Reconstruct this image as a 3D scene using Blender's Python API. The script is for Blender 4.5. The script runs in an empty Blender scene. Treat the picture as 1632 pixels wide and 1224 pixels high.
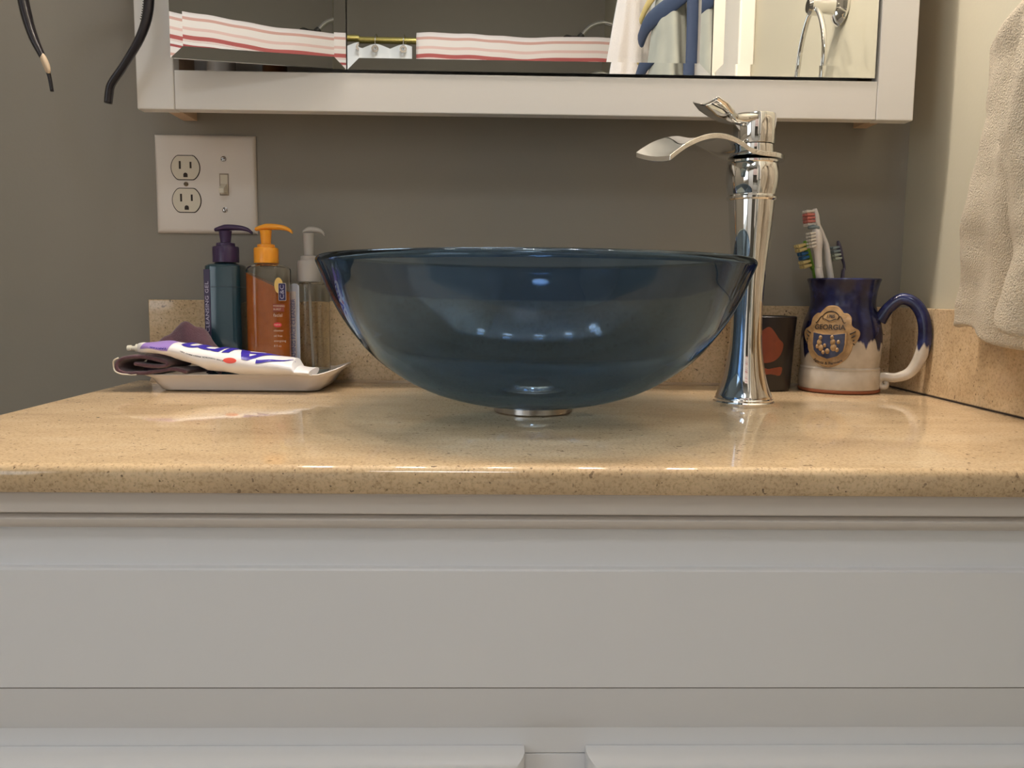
import bpy, bmesh, math, random
from math import sin, cos, pi, radians as R_
from mathutils import Vector, Matrix, noise as mn
random.seed(3)
C = bpy.context.scene.collection
SC = bpy.context.scene

# ------------------------------------------------------------------ camera
YAW, PITCH, ROLL = R_(1.3), R_(-6.3), R_(-0.6)
fw = Vector((sin(YAW)*cos(PITCH), cos(YAW)*cos(PITCH), sin(PITCH)))
r0 = fw.cross(Vector((0, 0, 1))).normalized(); u0 = r0.cross(fw)
rr = cos(ROLL)*r0 - sin(ROLL)*u0; uu = cos(ROLL)*u0 + sin(ROLL)*r0
cam = bpy.data.objects.new('camera', bpy.data.cameras.new('camera'))
C.objects.link(cam)
M = Matrix((( rr.x, uu.x, -fw.x, 0.0), (rr.y, uu.y, -fw.y, -1.04), (rr.z, uu.z, -fw.z, 0.925), (0, 0, 0, 1)))
cam.matrix_world = M
cam.data.sensor_fit = 'HORIZONTAL'; cam.data.sensor_width = 36.0
cam.data.lens = 1330.0/1632.0*36.0
cam.data.clip_start = 0.01
SC.camera = cam

# ------------------------------------------------------------------ world, lights, exposure
w = bpy.data.worlds.new('world'); SC.world = w; w.use_nodes = True
w.node_tree.nodes['Background'].inputs[0].default_value = (0.9, 0.93, 1.0, 1)
w.node_tree.nodes['Background'].inputs[1].default_value = 0.05
SC.view_settings.view_transform = 'Standard'; SC.view_settings.look = 'None'
SC.view_settings.gamma = 1.0; SC.view_settings.use_curve_mapping = False
SC.view_settings.exposure = 0.0
SC.cycles.use_denoising = True
SC.cycles.max_bounces = 16; SC.cycles.transmission_bounces = 14; SC.cycles.glossy_bounces = 8
SC.cycles.diffuse_bounces = 4; SC.cycles.transparent_max_bounces = 12
SC.cycles.sample_clamp_indirect = 6.0
SC.cycles.blur_glossy = 0.3

BULB_W = 26.5
BULB_COL = (1.0, 0.895, 0.80)
CEIL_W = 5.0
CEIL_COL = (0.86, 0.93, 1.0)
BX = [-0.335, -0.160, 0.015, 0.190, 0.365]      # the five bulbs of the vanity bar
BY, BZ = -0.165, 1.82
for bx in BX:
    l = bpy.data.lights.new('bulb_light', 'POINT'); l.energy = BULB_W; l.color = BULB_COL
    l.shadow_soft_size = 0.024
    l.cycles.is_caustics_light = True
    o = bpy.data.objects.new('bulb_light', l); o.location = (bx, BY, BZ); C.objects.link(o)
l = bpy.data.lights.new('ceiling_lamp_light', 'AREA'); l.shape = 'DISK'; l.size = 0.44
l.energy = CEIL_W; l.color = CEIL_COL
o = bpy.data.objects.new('ceiling_lamp_light', l); o.location = (-0.15, -1.75, 2.36); C.objects.link(o)

l = bpy.data.lights.new('added_fill_light', 'AREA'); l.shape = 'RECTANGLE'; l.size = 0.80; l.size_y = 0.95  # added cool fill for the vanity front, no known window here
l.energy = 4.4; l.color = (0.80, 0.90, 1.0)
o = bpy.data.objects.new('added_fill_light', l); o.location = (-1.235, -1.75, 1.25); o.rotation_euler = (0, R_(-90), 0); C.objects.link(o)

# ------------------------------------------------------------------ material helpers
def mat(name, col, rough=0.5, metal=0.0, trans=0.0, ior=1.45, coat=0.0, spec=0.5, sheen=0.0, bump=None, vary=None, alpha=1.0, emit=None, estr=0.0, sss=0.0):
    m = bpy.data.materials.new(name); m.use_nodes = True
    nt = m.node_tree; b = nt.nodes['Principled BSDF']
    def s(k, v):
        if k in b.inputs: b.inputs[k].default_value = v
    s('Base Color', (*col, 1)); s('Roughness', rough); s('Metallic', metal)
    s('Transmission Weight', trans); s('IOR', ior); s('Coat Weight', coat); s('Coat Roughness', 0.06)
    s('Specular IOR Level', spec); s('Sheen Weight', sheen); s('Alpha', alpha)
    s('Subsurface Weight', sss)
    if emit: s('Emission Color', (*emit, 1)); s('Emission Strength', estr)
    tc = nt.nodes.new('ShaderNodeTexCoord')
    if vary:
        sc, amt = vary
        n = nt.nodes.new('ShaderNodeTexNoise'); n.inputs['Scale'].default_value = sc; n.inputs['Detail'].default_value = 4
        nt.links.new(tc.outputs['Object'], n.inputs['Vector'])
        mx = nt.nodes.new('ShaderNodeMix'); mx.data_type = 'RGBA'
        mx.inputs[6].default_value = (*[max(0, c*(1-amt)) for c in col], 1)
        mx.inputs[7].default_value = (*[min(1, c*(1+amt)) for c in col], 1)
        nt.links.new(n.outputs['Fac'], mx.inputs[0]); nt.links.new(mx.outputs[2], b.inputs['Base Color'])
    if bump:
        sc, st, di = bump
        n = nt.nodes.new('ShaderNodeTexNoise'); n.inputs['Scale'].default_value = sc; n.inputs['Detail'].default_value = 3
        nt.links.new(tc.outputs['Object'], n.inputs['Vector'])
        bp = nt.nodes.new('ShaderNodeBump'); bp.inputs['Strength'].default_value = st; bp.inputs['Distance'].default_value = di
        nt.links.new(n.outputs['Fac'], bp.inputs['Height']); nt.links.new(bp.outputs[0], b.inputs['Normal'])
    return m

def ramp(nt, src, stops):
    r = nt.nodes.new('ShaderNodeValToRGB')
    while len(r.color_ramp.elements) < len(stops): r.color_ramp.elements.new(0.5)
    for e, (p, c) in zip(r.color_ramp.elements, stops):
        e.position = p; e.color = (*c, 1) if len(c) == 3 else c
    nt.links.new(src, r.inputs[0]); return r

def stone_mat():
    m = bpy.data.materials.new('speckled_stone'); m.use_nodes = True
    nt = m.node_tree; b = nt.nodes['Principled BSDF']
    tc = nt.nodes.new('ShaderNodeTexCoord')
    mp = nt.nodes.new('ShaderNodeMapping'); mp.inputs['Scale'].default_value = (1, 1, 1)
    nt.links.new(tc.outputs['Object'], mp.inputs[0])
    def nz(scale, det=3, rough=0.6, vec=mp.outputs[0]):
        n = nt.nodes.new('ShaderNodeTexNoise'); n.inputs['Scale'].default_value = scale
        n.inputs['Detail'].default_value = det; n.inputs['Roughness'].default_value = rough
        nt.links.new(vec, n.inputs['Vector']); return n
    def mix(f, a, c, mode='MIX'):
        x = nt.nodes.new('ShaderNodeMix'); x.data_type = 'RGBA'; x.blend_type = mode
        if hasattr(f, 'is_output'): nt.links.new(f, x.inputs[0])
        else: x.inputs[0].default_value = f
        for i, v in ((6, a), (7, c)):
            if hasattr(v, 'is_output'): nt.links.new(v, x.inputs[i])
            else: x.inputs[i].default_value = (*v, 1)
        return x.outputs[2]
    # drifting tone, long veins across X
    mv = nt.nodes.new('ShaderNodeMapping'); mv.inputs['Scale'].default_value = (6, 14, 14)
    nt.links.new(tc.outputs['Object'], mv.inputs[0])
    v1 = nz(1.6, 6, 0.65, mv.outputs[0])
    base = ramp(nt, v1.outputs['Fac'], [(0.30, (0.54, 0.39, 0.235)), (0.52, (0.65, 0.48, 0.29)), (0.72, (0.70, 0.54, 0.35))]).outputs[0]
    g = nz(420, 3, 0.7)
    grain = ramp(nt, g.outputs['Fac'], [(0.32, (0.66, 0.60, 0.52)), (0.5, (1, 1, 1)), (0.72, (1.12, 1.1, 1.06))]).outputs[0]
    c = mix(0.85, base, grain, 'MULTIPLY')
    s1 = nz(330, 2, 0.5); sp = ramp(nt, s1.outputs['Fac'], [(0.68, (0, 0, 0)), (0.72, (0.9, 0.9, 0.9))]).outputs[0]
    c = mix(sp, c, (0.13, 0.085, 0.05))
    s2 = nz(210, 2, 0.4); sp2 = ramp(nt, s2.outputs['Fac'], [(0.70, (0, 0, 0)), (0.74, (0.8, 0.8, 0.8))]).outputs[0]
    c = mix(sp2, c, (0.20, 0.13, 0.075))
    nt.links.new(c, b.inputs['Base Color'])
    b.inputs['Roughness'].default_value = 0.055; b.inputs['IOR'].default_value = 1.58
    bp = nt.nodes.new('ShaderNodeBump'); bp.inputs['Strength'].default_value = 0.05; bp.inputs['Distance'].default_value = 0.0003
    n3 = nz(45, 2); nt.links.new(n3.outputs['Fac'], bp.inputs['Height']); nt.links.new(bp.outputs[0], b.inputs['Normal'])
    return m

def glass_mat(name, col, rough=0.0, ior=1.5):
    m = bpy.data.materials.new(name); m.use_nodes = True
    nt = m.node_tree; nt.nodes.remove(nt.nodes['Principled BSDF'])
    g = nt.nodes.new('ShaderNodeBsdfGlass'); g.inputs['Color'].default_value = (*col, 1)
    g.inputs['Roughness'].default_value = rough; g.inputs['IOR'].default_value = ior
    nt.links.new(g.outputs[0], nt.nodes['Material Output'].inputs[0])
    return m

PAINT_LIT = mat('grey_wall_paint_lit', (0.52, 0.485, 0.375), 0.5, bump=(260, 0.12, 0.0008), spec=0.35)  # same wall paint, lightened to stand in for brighter light on the right wall
PAINT = mat('grey_wall_paint_shaded', (0.272, 0.252, 0.215), 0.55, bump=(260, 0.12, 0.0008), spec=0.35)  # same wall paint, darkened so the colour carries part of the shade
CEILP = mat('ceiling_paint', (0.72, 0.71, 0.68), 0.8)
FLOORM = mat('floor_vinyl', (0.45, 0.40, 0.34), 0.35, vary=(6, 0.2))
STONE = stone_mat()
VWHITE = mat('vanity_white_laminate', (0.80, 0.80, 0.81), 0.38, bump=(300, 0.03, 0.0004))
CREAMP = mat('cabinet_white_paint', (0.76, 0.73, 0.69), 0.4)
TRIMW = mat('door_white_paint', (0.78, 0.74, 0.66), 0.4)
WOOD = mat('bare_pale_wood', (0.62, 0.44, 0.29), 0.6, vary=(30, 0.15))
DARKIN = mat('shadow_gap_dark', (0.05, 0.045, 0.04), 0.8)
MIRROR = mat('mirror_silvering', (0.90, 0.91, 0.89), 0.0, metal=1.0)
CHROME = mat('chrome', (0.80, 0.79, 0.77), 0.035, metal=1.0)
NICKEL = mat('brushed_nickel', (0.52, 0.49, 0.46), 0.22, metal=1.0)
BRASS = mat('polished_brass', (0.72, 0.62, 0.22), 0.22, metal=1.0)
PLATE = mat('white_plate_plastic', (0.72, 0.66, 0.60), 0.35)
IVORY = mat('ivory_plastic', (0.66, 0.60, 0.48), 0.35)
SLOT = mat('slot_dark', (0.035, 0.025, 0.02), 0.7)
GLASSB = glass_mat('smoky_blue_glass', (0.53, 0.65, 0.785), 0.0, 1.5)
GLASSI = glass_mat('smoky_blue_glass_water_filmed', (0.56, 0.665, 0.785), 0.045, 1.5)

# ------------------------------------------------------------------ object helpers
def tag(o, label=None, cat=None, group=None, kind=None):
    if label: o['label'] = label
    if cat: o['category'] = cat
    if group: o['group'] = group
    if kind: o['kind'] = kind
    return o
def empty(name, loc=(0, 0, 0), label=None, cat=None, group=None):
    o = bpy.data.objects.new(name, None); C.objects.link(o); o.location = loc
    o.empty_display_size = 0.02
    return tag(o, label, cat, group)
def build(name, bm, m, parent=None, smooth=False, loc=None, sub=0, bevel=0.0, sol=0.0):
    bmesh.ops.recalc_face_normals(bm, faces=bm.faces)
    me = bpy.data.meshes.new(name); bm.to_mesh(me); bm.free()
    ms = m if isinstance(m, (list, tuple)) else [m]
    for x in ms: me.materials.append(x)
    if smooth:
        me.polygons.foreach_set('use_smooth', [True]*len(me.polygons))
        if smooth == 'auto':
            try: me.set_sharp_from_angle(angle=R_(38))
            except Exception: pass
    o = bpy.data.objects.new(name, me); C.objects.link(o)
    if parent: o.parent = parent; o.matrix_parent_inverse = Matrix.Translation(-parent.location) if False else Matrix()
    if parent is not None:
        # geometry is written in world space: undo the parents' offsets
        off = Vector((0, 0, 0)); p = parent
        while p is not None: off += p.location; p = p.parent
        o.location = -off
    if loc is not None: o.location = o.location + Vector(loc)
    if sol:
        s = o.modifiers.new('solid', 'SOLIDIFY'); s.thickness = sol; s.offset = 0
    if bevel:
        b = o.modifiers.new('bevel', 'BEVEL'); b.width = bevel; b.segments = 3; b.limit_method = 'ANGLE'; b.angle_limit = R_(40)
        b.harden_normals = False
    if sub:
        s = o.modifiers.new('sub', 'SUBSURF'); s.levels = sub; s.render_levels = sub
    return o
def bx(bm, x0, x1, y0, y1, z0, z1, rot=None, piv=None, mi=0):
    vs = [bm.verts.new((x, y, z)) for x in (x0, x1) for y in (y0, y1) for z in (z0, z1)]
    idx = [(0, 1, 3, 2), (4, 6, 7, 5), (0, 4, 5, 1), (2, 3, 7, 6), (0, 2, 6, 4), (1, 5, 7, 3)]
    for f in idx:
        fc = bm.faces.new([vs[i] for i in f]); fc.material_index = mi
    if rot is not None: bmesh.ops.rotate(bm, verts=vs, cent=piv or Vector((0, 0, 0)), matrix=rot)
    return vs
def box(name, x0, x1, y0, y1, z0, z1, m, parent=None, bevel=0.0, rot=None, piv=None):
    bm = bmesh.new(); bx(bm, x0, x1, y0, y1, z0, z1, rot, piv)
    return build(name, bm, m, parent, smooth='auto' if bevel else False, bevel=bevel)
def lathe(bm, prof, seg=48, c=(0, 0, 0), closed=False, ax=None, mi=0, a0=0, a1=2*pi):
    """prof = [(r,z)..]; ax: matrix orienting z"""
    rings = []; full = abs(a1-a0-2*pi) < 1e-6
    for r, z in prof:
        ring = []
        if r < 1e-7:
            p = Vector((0, 0, z)); p = (ax @ p if ax else p) + Vector(c)
            v = bm.verts.new(p); ring = [v]*seg
        else:
            for i in range(seg):
                a = a0 + (a1-a0)*i/seg
                p = Vector((r*cos(a), r*sin(a), z)); p = (ax @ p if ax else p) + Vector(c)
                ring.append(bm.verts.new(p))
        rings.append(ring)
    n = len(rings)
    for k in range(n if closed else n-1):
        A, B = rings[k], rings[(k+1) % n]
        for i in range(seg):
            j = (i+1) % seg
            q = [A[i], A[j], B[j], B[i]]; u = []
            for v in q:
                if v not in u: u.append(v)
            if len(u) >= 3:
                try: bm.faces.new(u).material_index = mi
                except ValueError: pass
    return rings
def catmull(pts, n=8):
    P = [Vector(p) for p in pts]; out = []
    for i in range(len(P)-1):
        p0 = P[max(i-1, 0)]; p1 = P[i]; p2 = P[i+1]; p3 = P[min(i+2, len(P)-1)]
        for k in range(n):
            t = k/n
            out.append(0.5*((2*p1)+(-p0+p2)*t+(2*p0-5*p1+4*p2-p3)*t*t+(-p0+3*p1-3*p2+p3)*t**3))
    out.append(P[-1]); return out
def tube(bm, pts, rad, seg=12, cap=True, flat=None, up=None, mi=0, closed=False):
    """rad: float or list; flat: (a,b) multipliers for the two frame axes"""
    P = [Vector(p) for p in pts]; n = len(P)
    rad = rad if isinstance(rad, (list, tuple)) else [rad]*n
    prev = None; rings = []
    for i in range(n):
        if closed: t = (P[(i+1) % n]-P[i-1]).normalized()
        else: t = (P[min(i+1, n-1)]-P[max(i-1, 0)]).normalized()
        if up is not None: a = (Vector(up)-t*t.dot(Vector(up))).normalized()
        elif prev is None:
            h = Vector((0, 0, 1)) if abs(t.z) < 0.9 else Vector((1, 0, 0))
            a = (h-t*t.dot(h)).normalized()
        else: a = (prev-t*t.dot(prev)).normalized()
        prev = a; b = t.cross(a); fa, fb = flat or (1, 1)
        rings.append([bm.verts.new(P[i]+a*rad[i]*fa*cos(q)+b*rad[i]*fb*sin(q)) for q in [2*pi*k/seg for k in range(seg)]])
    for k in range(n if closed else n-1):
        for i in range(seg):
            j = (i+1) % seg
            f = bm.faces.new([rings[k][i], rings[k][j], rings[(k+1) % n][j], rings[(k+1) % n][i]]); f.material_index = mi
    if cap and not closed:
        bm.faces.new(rings[0]).material_index = mi; bm.faces.new(rings[-1]).material_index = mi
    return rings
def lerp_list(vals, n):
    out = []
    for i in range(n):
        t = i/(n-1)*(len(vals)-1); k = min(int(t), len(vals)-2); out.append(vals[k]+(vals[k+1]-vals[k])*(t-k))
    return out
def prism(bm, poly, h0, h1, f):
    """poly in (u,v), f(u,v,h)->world"""
    A = [bm.verts.new(f(u, v, h0)) for u, v in poly]; B = [bm.verts.new(f(u, v, h1)) for u, v in poly]
    n = len(poly); bm.faces.new(A); bm.faces.new(B)
    for i in range(n): bm.faces.new([A[i], A[(i+1) % n], B[(i+1) % n], B[i]])
def grid(bm, nu, nv, f, wrapu=False, mi=0):
    V = [[bm.verts.new(f(i/(nu if wrapu else nu-1), j/(nv-1))) for j in range(nv)] for i in range(nu)]
    for i in range(nu if wrapu else nu-1):
        for j in range(nv-1):
            bm.faces.new([V[i][j], V[(i+1) % nu][j], V[(i+1) % nu][j+1], V[i][j+1]]).material_index = mi
    return V
def rrect(w_, d_, r_, n=6):
    pts = []
    for cx, cy, a0 in ((w_/2-r_, d_/2-r_, 0), (-w_/2+r_, d_/2-r_, 90), (-w_/2+r_, -d_/2+r_, 180), (w_/2-r_, -d_/2+r_, 270)):
        for k in range(n+1):
            a = R_(a0+90*k/n); pts.append((cx+r_*cos(a), cy+r_*sin(a)))
    return pts
def loft(bm, sections, cap0=True, cap1=True, mi=0):
    """sections = list of lists of world points, same count"""
    rings = [[bm.verts.new(p) for p in s] for s in sections]; n = len(rings[0])
    for k in range(len(rings)-1):
        for i in range(n):
            bm.faces.new([rings[k][i], rings[k][(i+1) % n], rings[k+1][(i+1) % n], rings[k+1][i]]).material_index = mi
    if cap0: bm.faces.new(rings[0]).material_index = mi
    if cap1: bm.faces.new(rings[-1]).material_index = mi
    return rings
def text_bm(txt, size, f, offset=0.0, shear=0.0, align='CENTER', space=1.0, cuts=0):
    """mesh of a text, every vertex sent through f(u,v)->world"""
    cu = bpy.data.curves.new('t', 'FONT'); cu.body = txt; cu.size = size; cu.offset = offset; cu.shear = shear
    cu.align_x = align; cu.align_y = 'CENTER'; cu.space_character = space; cu.resolution_u = 3
    to = bpy.data.objects.new('t', cu); C.objects.link(to)
    bpy.context.view_layer.update()
    me = bpy.data.meshes.new_from_object(to.evaluated_get(bpy.context.evaluated_depsgraph_get()))
    bm = bmesh.new(); bm.from_mesh(me)
    bpy.data.objects.remove(to); bpy.data.curves.remove(cu); bpy.data.meshes.remove(me)
    if cuts:
        bmesh.ops.triangulate(bm, faces=bm.faces)
        bmesh.ops.subdivide_edges(bm, edges=[e for e in bm.edges if e.calc_length() > size*0.12], cuts=cuts)
        bmesh.ops.triangulate(bm, faces=bm.faces)
    for v in bm.verts: v.co = f(v.co.x, v.co.y)
    return bm
def S(o): return tag(o, kind='structure')

# ------------------------------------------------------------------ room shell
XL, XR, YF, ZC = -1.25, 0.508, -3.21, 2.40
S(box('wall_back', XL-0.1, XR+0.1, 0, 0.1, 0, ZC, PAINT))
S(box('wall_right', XR, XR+0.1, YF, 0, 0, ZC, PAINT_LIT))
S(box('wall_left', XL-0.1, XL, YF, 0, 0, ZC, PAINT))
S(box('wall_front', XL-0.1, XR+0.1, YF-0.1, YF, 0, ZC, PAINT))
S(box('floor', XL-0.1, XR+0.1, YF-0.1, 0.1, -0.1, 0, FLOORM))
S(box('ceiling', XL-0.1, XR+0.1, YF-0.1, 0.1, ZC, ZC+0.1, CEILP))
# door in the right wall, seen in the mirrors
dr = empty('door_1', (XR-0.005, -1.33, 0)); S(dr)
box('door_leaf', XR-0.022, XR-0.001, -1.74, -0.94, 0.01, 2.03, TRIMW, dr, bevel=0.002)
for (a, b_) in ((-1.64, -1.39), (-1.29, -1.04)):
    for (c_, d_) in ((0.25, 1.0), (1.12, 1.86)):
        box('panel', XR-0.028, XR-0.022, a, b_, c_, d_, TRIMW, dr, bevel=0.004)
bm = bmesh.new()
lathe(bm, [(0, 0), (0.027, 0), (0.027, 0.006), (0.011, 0.012), (0.011, 0.03), (0.026, 0.04), (0.028, 0.052), (0.02, 0.064), (0, 0.066)], 24, (XR-0.022, -1.0, 0.95), ax=Matrix.Rotation(-pi/2, 3, 'Y'))
build('door_knob', bm, NICKEL, dr, smooth='auto')
tr = empty('trim_1', (XR-0.005, -1.33, 0)); S(tr)
box('casing', XR-0.032, XR, -0.935, -0.85, 0, 2.12, TRIMW, tr, bevel=0.004)
box('casing', XR-0.032, XR, -1.83, -1.745, 0, 2.12, TRIMW, tr, bevel=0.004)
box('casing', XR-0.032, XR, -1.745, -0.935, 2.035, 2.12, TRIMW, tr, bevel=0.004)
wn = empty('added_fill_panel_1', (XL, -1.75, 0.75)); S(wn)  # made-up framed glowing panel, out of view, goes with the fill light
FILL_GLOW = mat('fill_panel_glow', (0.8, 0.85, 0.9), 0.5, emit=(0.80, 0.90, 1.0), estr=0.28)
box('fill_panel_pane', XL+0.0005, XL+0.006, -2.17, -1.33, 0.79, 1.71, FILL_GLOW, wn)
for a_, b_, c_, d_ in ((-2.25, -2.17, 0.71, 1.79), (-1.33, -1.25, 0.71, 1.79), (-2.17, -1.33, 0.71, 0.79), (-2.17, -1.33, 1.71, 1.79), (-2.17, -1.33, 1.235, 1.265)):
    box('fill_panel_frame', XL, XL+0.013, a_, b_, c_, d_, TRIMW, wn, bevel=0.002)
S(box('baseboard_left', XL, XL+0.014, YF+0.8, -0.01, 0, 0.1, TRIMW, bevel=0.003))

# ------------------------------------------------------------------ vanity cabinet
CT = 0.812
van = empty('bathroom_vanity', (0.03, -0.25, 0), 'white laminate vanity cabinet under the beige countertop', 'cabinet')
VX0, VX1 = -0.425, 0.492
YFACE = -0.486
box('side_panel', VX0, VX0+0.016, -0.468, -0.004, 0.0, 0.785, VWHITE, van)
box('side_panel', VX1-0.016, VX1, -0.468, -0.004, 0.0, 0.785, VWHITE, van)
box('back_panel', VX0+0.016, VX1-0.016, -0.012, -0.004, 0.08, 0.785, VWHITE, van)
box('toe_kick', VX0+0.016, VX1-0.016, -0.42, -0.405, 0.0, 0.095, VWHITE, van)
# strip right beneath the top, then a rolled moulding
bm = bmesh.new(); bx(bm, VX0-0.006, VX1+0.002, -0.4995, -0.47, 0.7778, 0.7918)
VWARM = mat('laminate_shade_tint', (0.66, 0.60, 0.54), 0.4)  # white laminate tinted darker and warmer: shade under the top put into colour
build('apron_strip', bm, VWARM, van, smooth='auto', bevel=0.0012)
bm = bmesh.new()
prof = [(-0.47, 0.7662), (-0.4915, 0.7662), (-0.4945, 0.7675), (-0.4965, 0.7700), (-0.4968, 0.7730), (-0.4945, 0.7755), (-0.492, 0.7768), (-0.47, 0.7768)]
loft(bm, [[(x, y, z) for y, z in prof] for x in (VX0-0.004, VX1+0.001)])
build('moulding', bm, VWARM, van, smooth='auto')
# face frame: rails and stiles with visible joints
box('face_rail', VX0, VX1, YFACE, -0.468, 0.735, 0.7658, VWHITE, van, bevel=0.0006)
box('face_rail', VX0+0.04, VX1-0.04, YFACE, -0.468, 0.6030, 0.645, VWHITE, van, bevel=0.0006)
for a, b_ in ((VX0, VX0+0.0395), (0.020, 0.070), (VX1-0.0395, VX1)):
    box('face_stile', a, b_, YFACE+0.0004, -0.468, 0.095, 0.6024, VWHITE, van, bevel=0.0006)
for a, b_ in ((VX0, VX0+0.0395), (VX1-0.0395, VX1)):
    box('face_stile', a, b_, YFACE+0.0004, -0.468, 0.6030, 0.7345, VWHITE, van, bevel=0.0006)
box('face_rail', VX0+0.04, VX1-0.04, YFACE, -0.468, 0.095, 0.13, VWHITE, van, bevel=0.0006)
# false drawer front: bevelled bottom, a scored line inside
dfx0, dfx1, dft = -0.405, 0.474, 0.7385
ydf = -0.4935
bm = bmesh.new()
prof = [(YFACE, dft), (ydf+0.001, dft), (ydf, dft-0.0012), (ydf, 0.6352), (YFACE-0.0002, 0.6222)]
loft(bm, [[(x, y, z) for y, z in prof] for x in (dfx0, dfx1)])
df = build('false_drawer_front', bm, VWHITE, van, smooth='auto')
gx0, gx1, gz0, gz1 = -0.337, 0.402, 0.6553, 0.7378
bm = bmesh.new()
bx(bm, gx0, gx1, ydf-0.0009, ydf+0.0001, gz0, gz1)
build('inset_panel', bm, VWHITE, df, smooth='auto', bevel=0.0004)
bm = bmesh.new(); bx(bm, gx0, gx1, ydf-0.00035, ydf+0.0001, gz0-0.0008, gz0-0.0001)
build('scored_line', bm, mat('scored_line_dark', (0.28, 0.26, 0.25), 0.7), df)  # darker strip along the lower edge of the inset panel
# doors with rolled edge
def vdoor(x0, x1):
    d = empty('cabinet_door', ((x0+x1)/2, YFACE, 0.12)); d.parent = van; d.location = Vector(((x0+x1)/2, YFACE, 0.12))-van.location
    z0, z1 = 0.115, 0.609
    def rect(i, y): return [(x0+i, y, z0+i), (x1-i, y, z0+i), (x1-i, y, z1-i), (x0+i, y, z1-i)]
    bm = bmesh.new()
    loft(bm, [rect(0, YFACE-0.0005), rect(0, YFACE-0.010), rect(0.0012, YFACE-0.0135), rect(0.0035, YFACE-0.0165), rect(0.0065, YFACE-0.0185), rect(0.0105, YFACE-0.0190),
              rect(0.013, YFACE-0.0180), rect(0.0155, YFACE-0.0155), rect(0.018, YFACE-0.0150), rect(0.06, YFACE-0.0150)])
    build('door_slab', bm, VWHITE, d, smooth='auto')
    bm = bmesh.new()
    loft(bm, [rect(0.060, YFACE-0.0149), rect(0.063, YFACE-0.0125), rect(0.075, YFACE-0.0125), rect(0.092, YFACE-0.0175), rect(0.10, YFACE-0.0175)], cap0=False)
    build('raised_panel', bm, VWHITE, d, smooth='auto')
vdoor(-0.405, 0.0237); vdoor(0.0666, 0.474)

# ------------------------------------------------------------------ countertop
top = empty('countertop', (0.03, -0.25, CT-0.02), 'speckled beige cultured stone vanity top with low backsplashes', 'countertop')
bm = bmesh.new()
prof = [(-0.002, CT-0.020), (-0.502, CT-0.020), (-0.5065, CT-0.0185), (-0.5085, CT-0.015), (-0.509, CT-0.010)]
for k in range(6):
    a = R_(90*k/5); prof.append((-0.502-0.007*cos(a), CT-0.007+0.007*sin(a)))
prof += [(-0.002, CT)]
loft(bm, [[(x, y, z) for y, z in prof] for x in (-0.4355, -0.4345, 0.5065)])
slab = build('slab', bm, STONE, top, smooth='auto')
slab.cycles.is_caustics_receiver = True
sb = box('backsplash', -0.4195, 0.494, -0.013, -0.001, CT, 0.9113, STONE, top, bevel=0.0012); sb.cycles.is_caustics_receiver = True
box('side_splash', 0.494, 0.507, -0.505, -0.001, CT+0.0012, 0.9113, STONE, top, bevel=0.0012)
bm = bmesh.new(); tube(bm, [(-0.419, -0.0145, CT+0.0005), (0.493, -0.0145, CT+0.0005)], 0.0028, 8)
build('caulk_bead', bm, mat('caulk', (0.55, 0.42, 0.29), 0.5), top, smooth=True)
bm = bmesh.new(); bx(bm, 0.4932, 0.4945, -0.504, -0.014, CT+0.0001, CT+0.0016)
build('joint_line', bm, SLOT, top)

# ------------------------------------------------------------------ vessel sink
BC = Vector((0.038, -0.253, 0))
sink = empty('vessel_sink', (BC.x, BC.y, CT), 'round smoky blue glass vessel sink on the countertop', 'sink')
outer = [(0.0, 0.8172), (0.020, 0.8173), (0.036, 0.8180), (0.058, 0.8215), (0.083, 0.8275), (0.105, 0.8358), (0.127, 0.8482), (0.148, 0.8640),
         (0.165, 0.8830), (0.179, 0.9035), (0.189, 0.9230), (0.1955, 0.9390), (0.2000, 0.9500)]
oc = [(p.x, p.z) for p in catmull([(r, 0, z) for r, z in outer], 5)]
TH = 0.010
inn = []
for i, (r, z) in enumerate(oc):
    a = oc[max(i-1, 0)]; b_ = oc[min(i+1, len(oc)-1)]
    t = Vector((b_[0]-a[0], 0, b_[1]-a[1])).normalized(); nrm = Vector((-t.z, 0, t.x))
    inn.append((max(0, r+nrm.x*TH), z+nrm.z*TH))
inn[0] = (0, inn[0][1])
# rounded lip
rim = []
po, pi_ = oc[-1], inn[-1]
mid = Vector(((po[0]+pi_[0])/2, 0, (po[1]+pi_[1])/2)); ra = (Vector((po[0], 0, po[1]))-mid)
tdir = Vector((oc[-1][0]-oc[-2][0], 0, oc[-1][1]-oc[-2][1])).normalized()
for k in range(1, 8):
    a = pi*k/8; p = mid + ra*cos(a) + tdir*ra.length*0.85*sin(a); rim.append((p.x, p.z))
inner = [q for q in reversed(inn)]
bm = bmesh.new(); lathe(bm, oc+rim+inner, 128, (BC.x, BC.y, 0))
bm.faces.ensure_lookup_table()
for i_, f in enumerate(bm.faces):
    if i_ >= 128*(len(oc)+len(rim)+3): f.material_index = 1
bowl = build('glass_bowl', bm, [GLASSB, GLASSI], sink, smooth=True)
bowl.cycles.is_caustics_caster = True
bm = bmesh.new()
lathe(bm, [(0.026, CT+0.0002), (0.0355, CT+0.0002), (0.0372, CT+0.0012), (0.0372, CT+0.0060), (0.0360, CT+0.0064), (0.0360, 0.8165), (0.026, 0.8165)], 64, (BC.x, BC.y, 0), closed=True)
build('mounting_ring', bm, NICKEL, sink, smooth='auto')
bm = bmesh.new()
zi = 0.8172+TH
lathe(bm, [(0, zi+0.0003), (0.029, zi+0.0003), (0.031, zi+0.0022), (0.027, zi+0.0042), (0.0225, zi+0.0044), (0.0215, zi+0.0035), (0.021, zi+0.0075), (0.019, zi+0.0095), (0, zi+0.0105)], 48, (BC.x, BC.y, 0))
build('drain_stopper', bm, CHROME, sink, smooth='auto')

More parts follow.
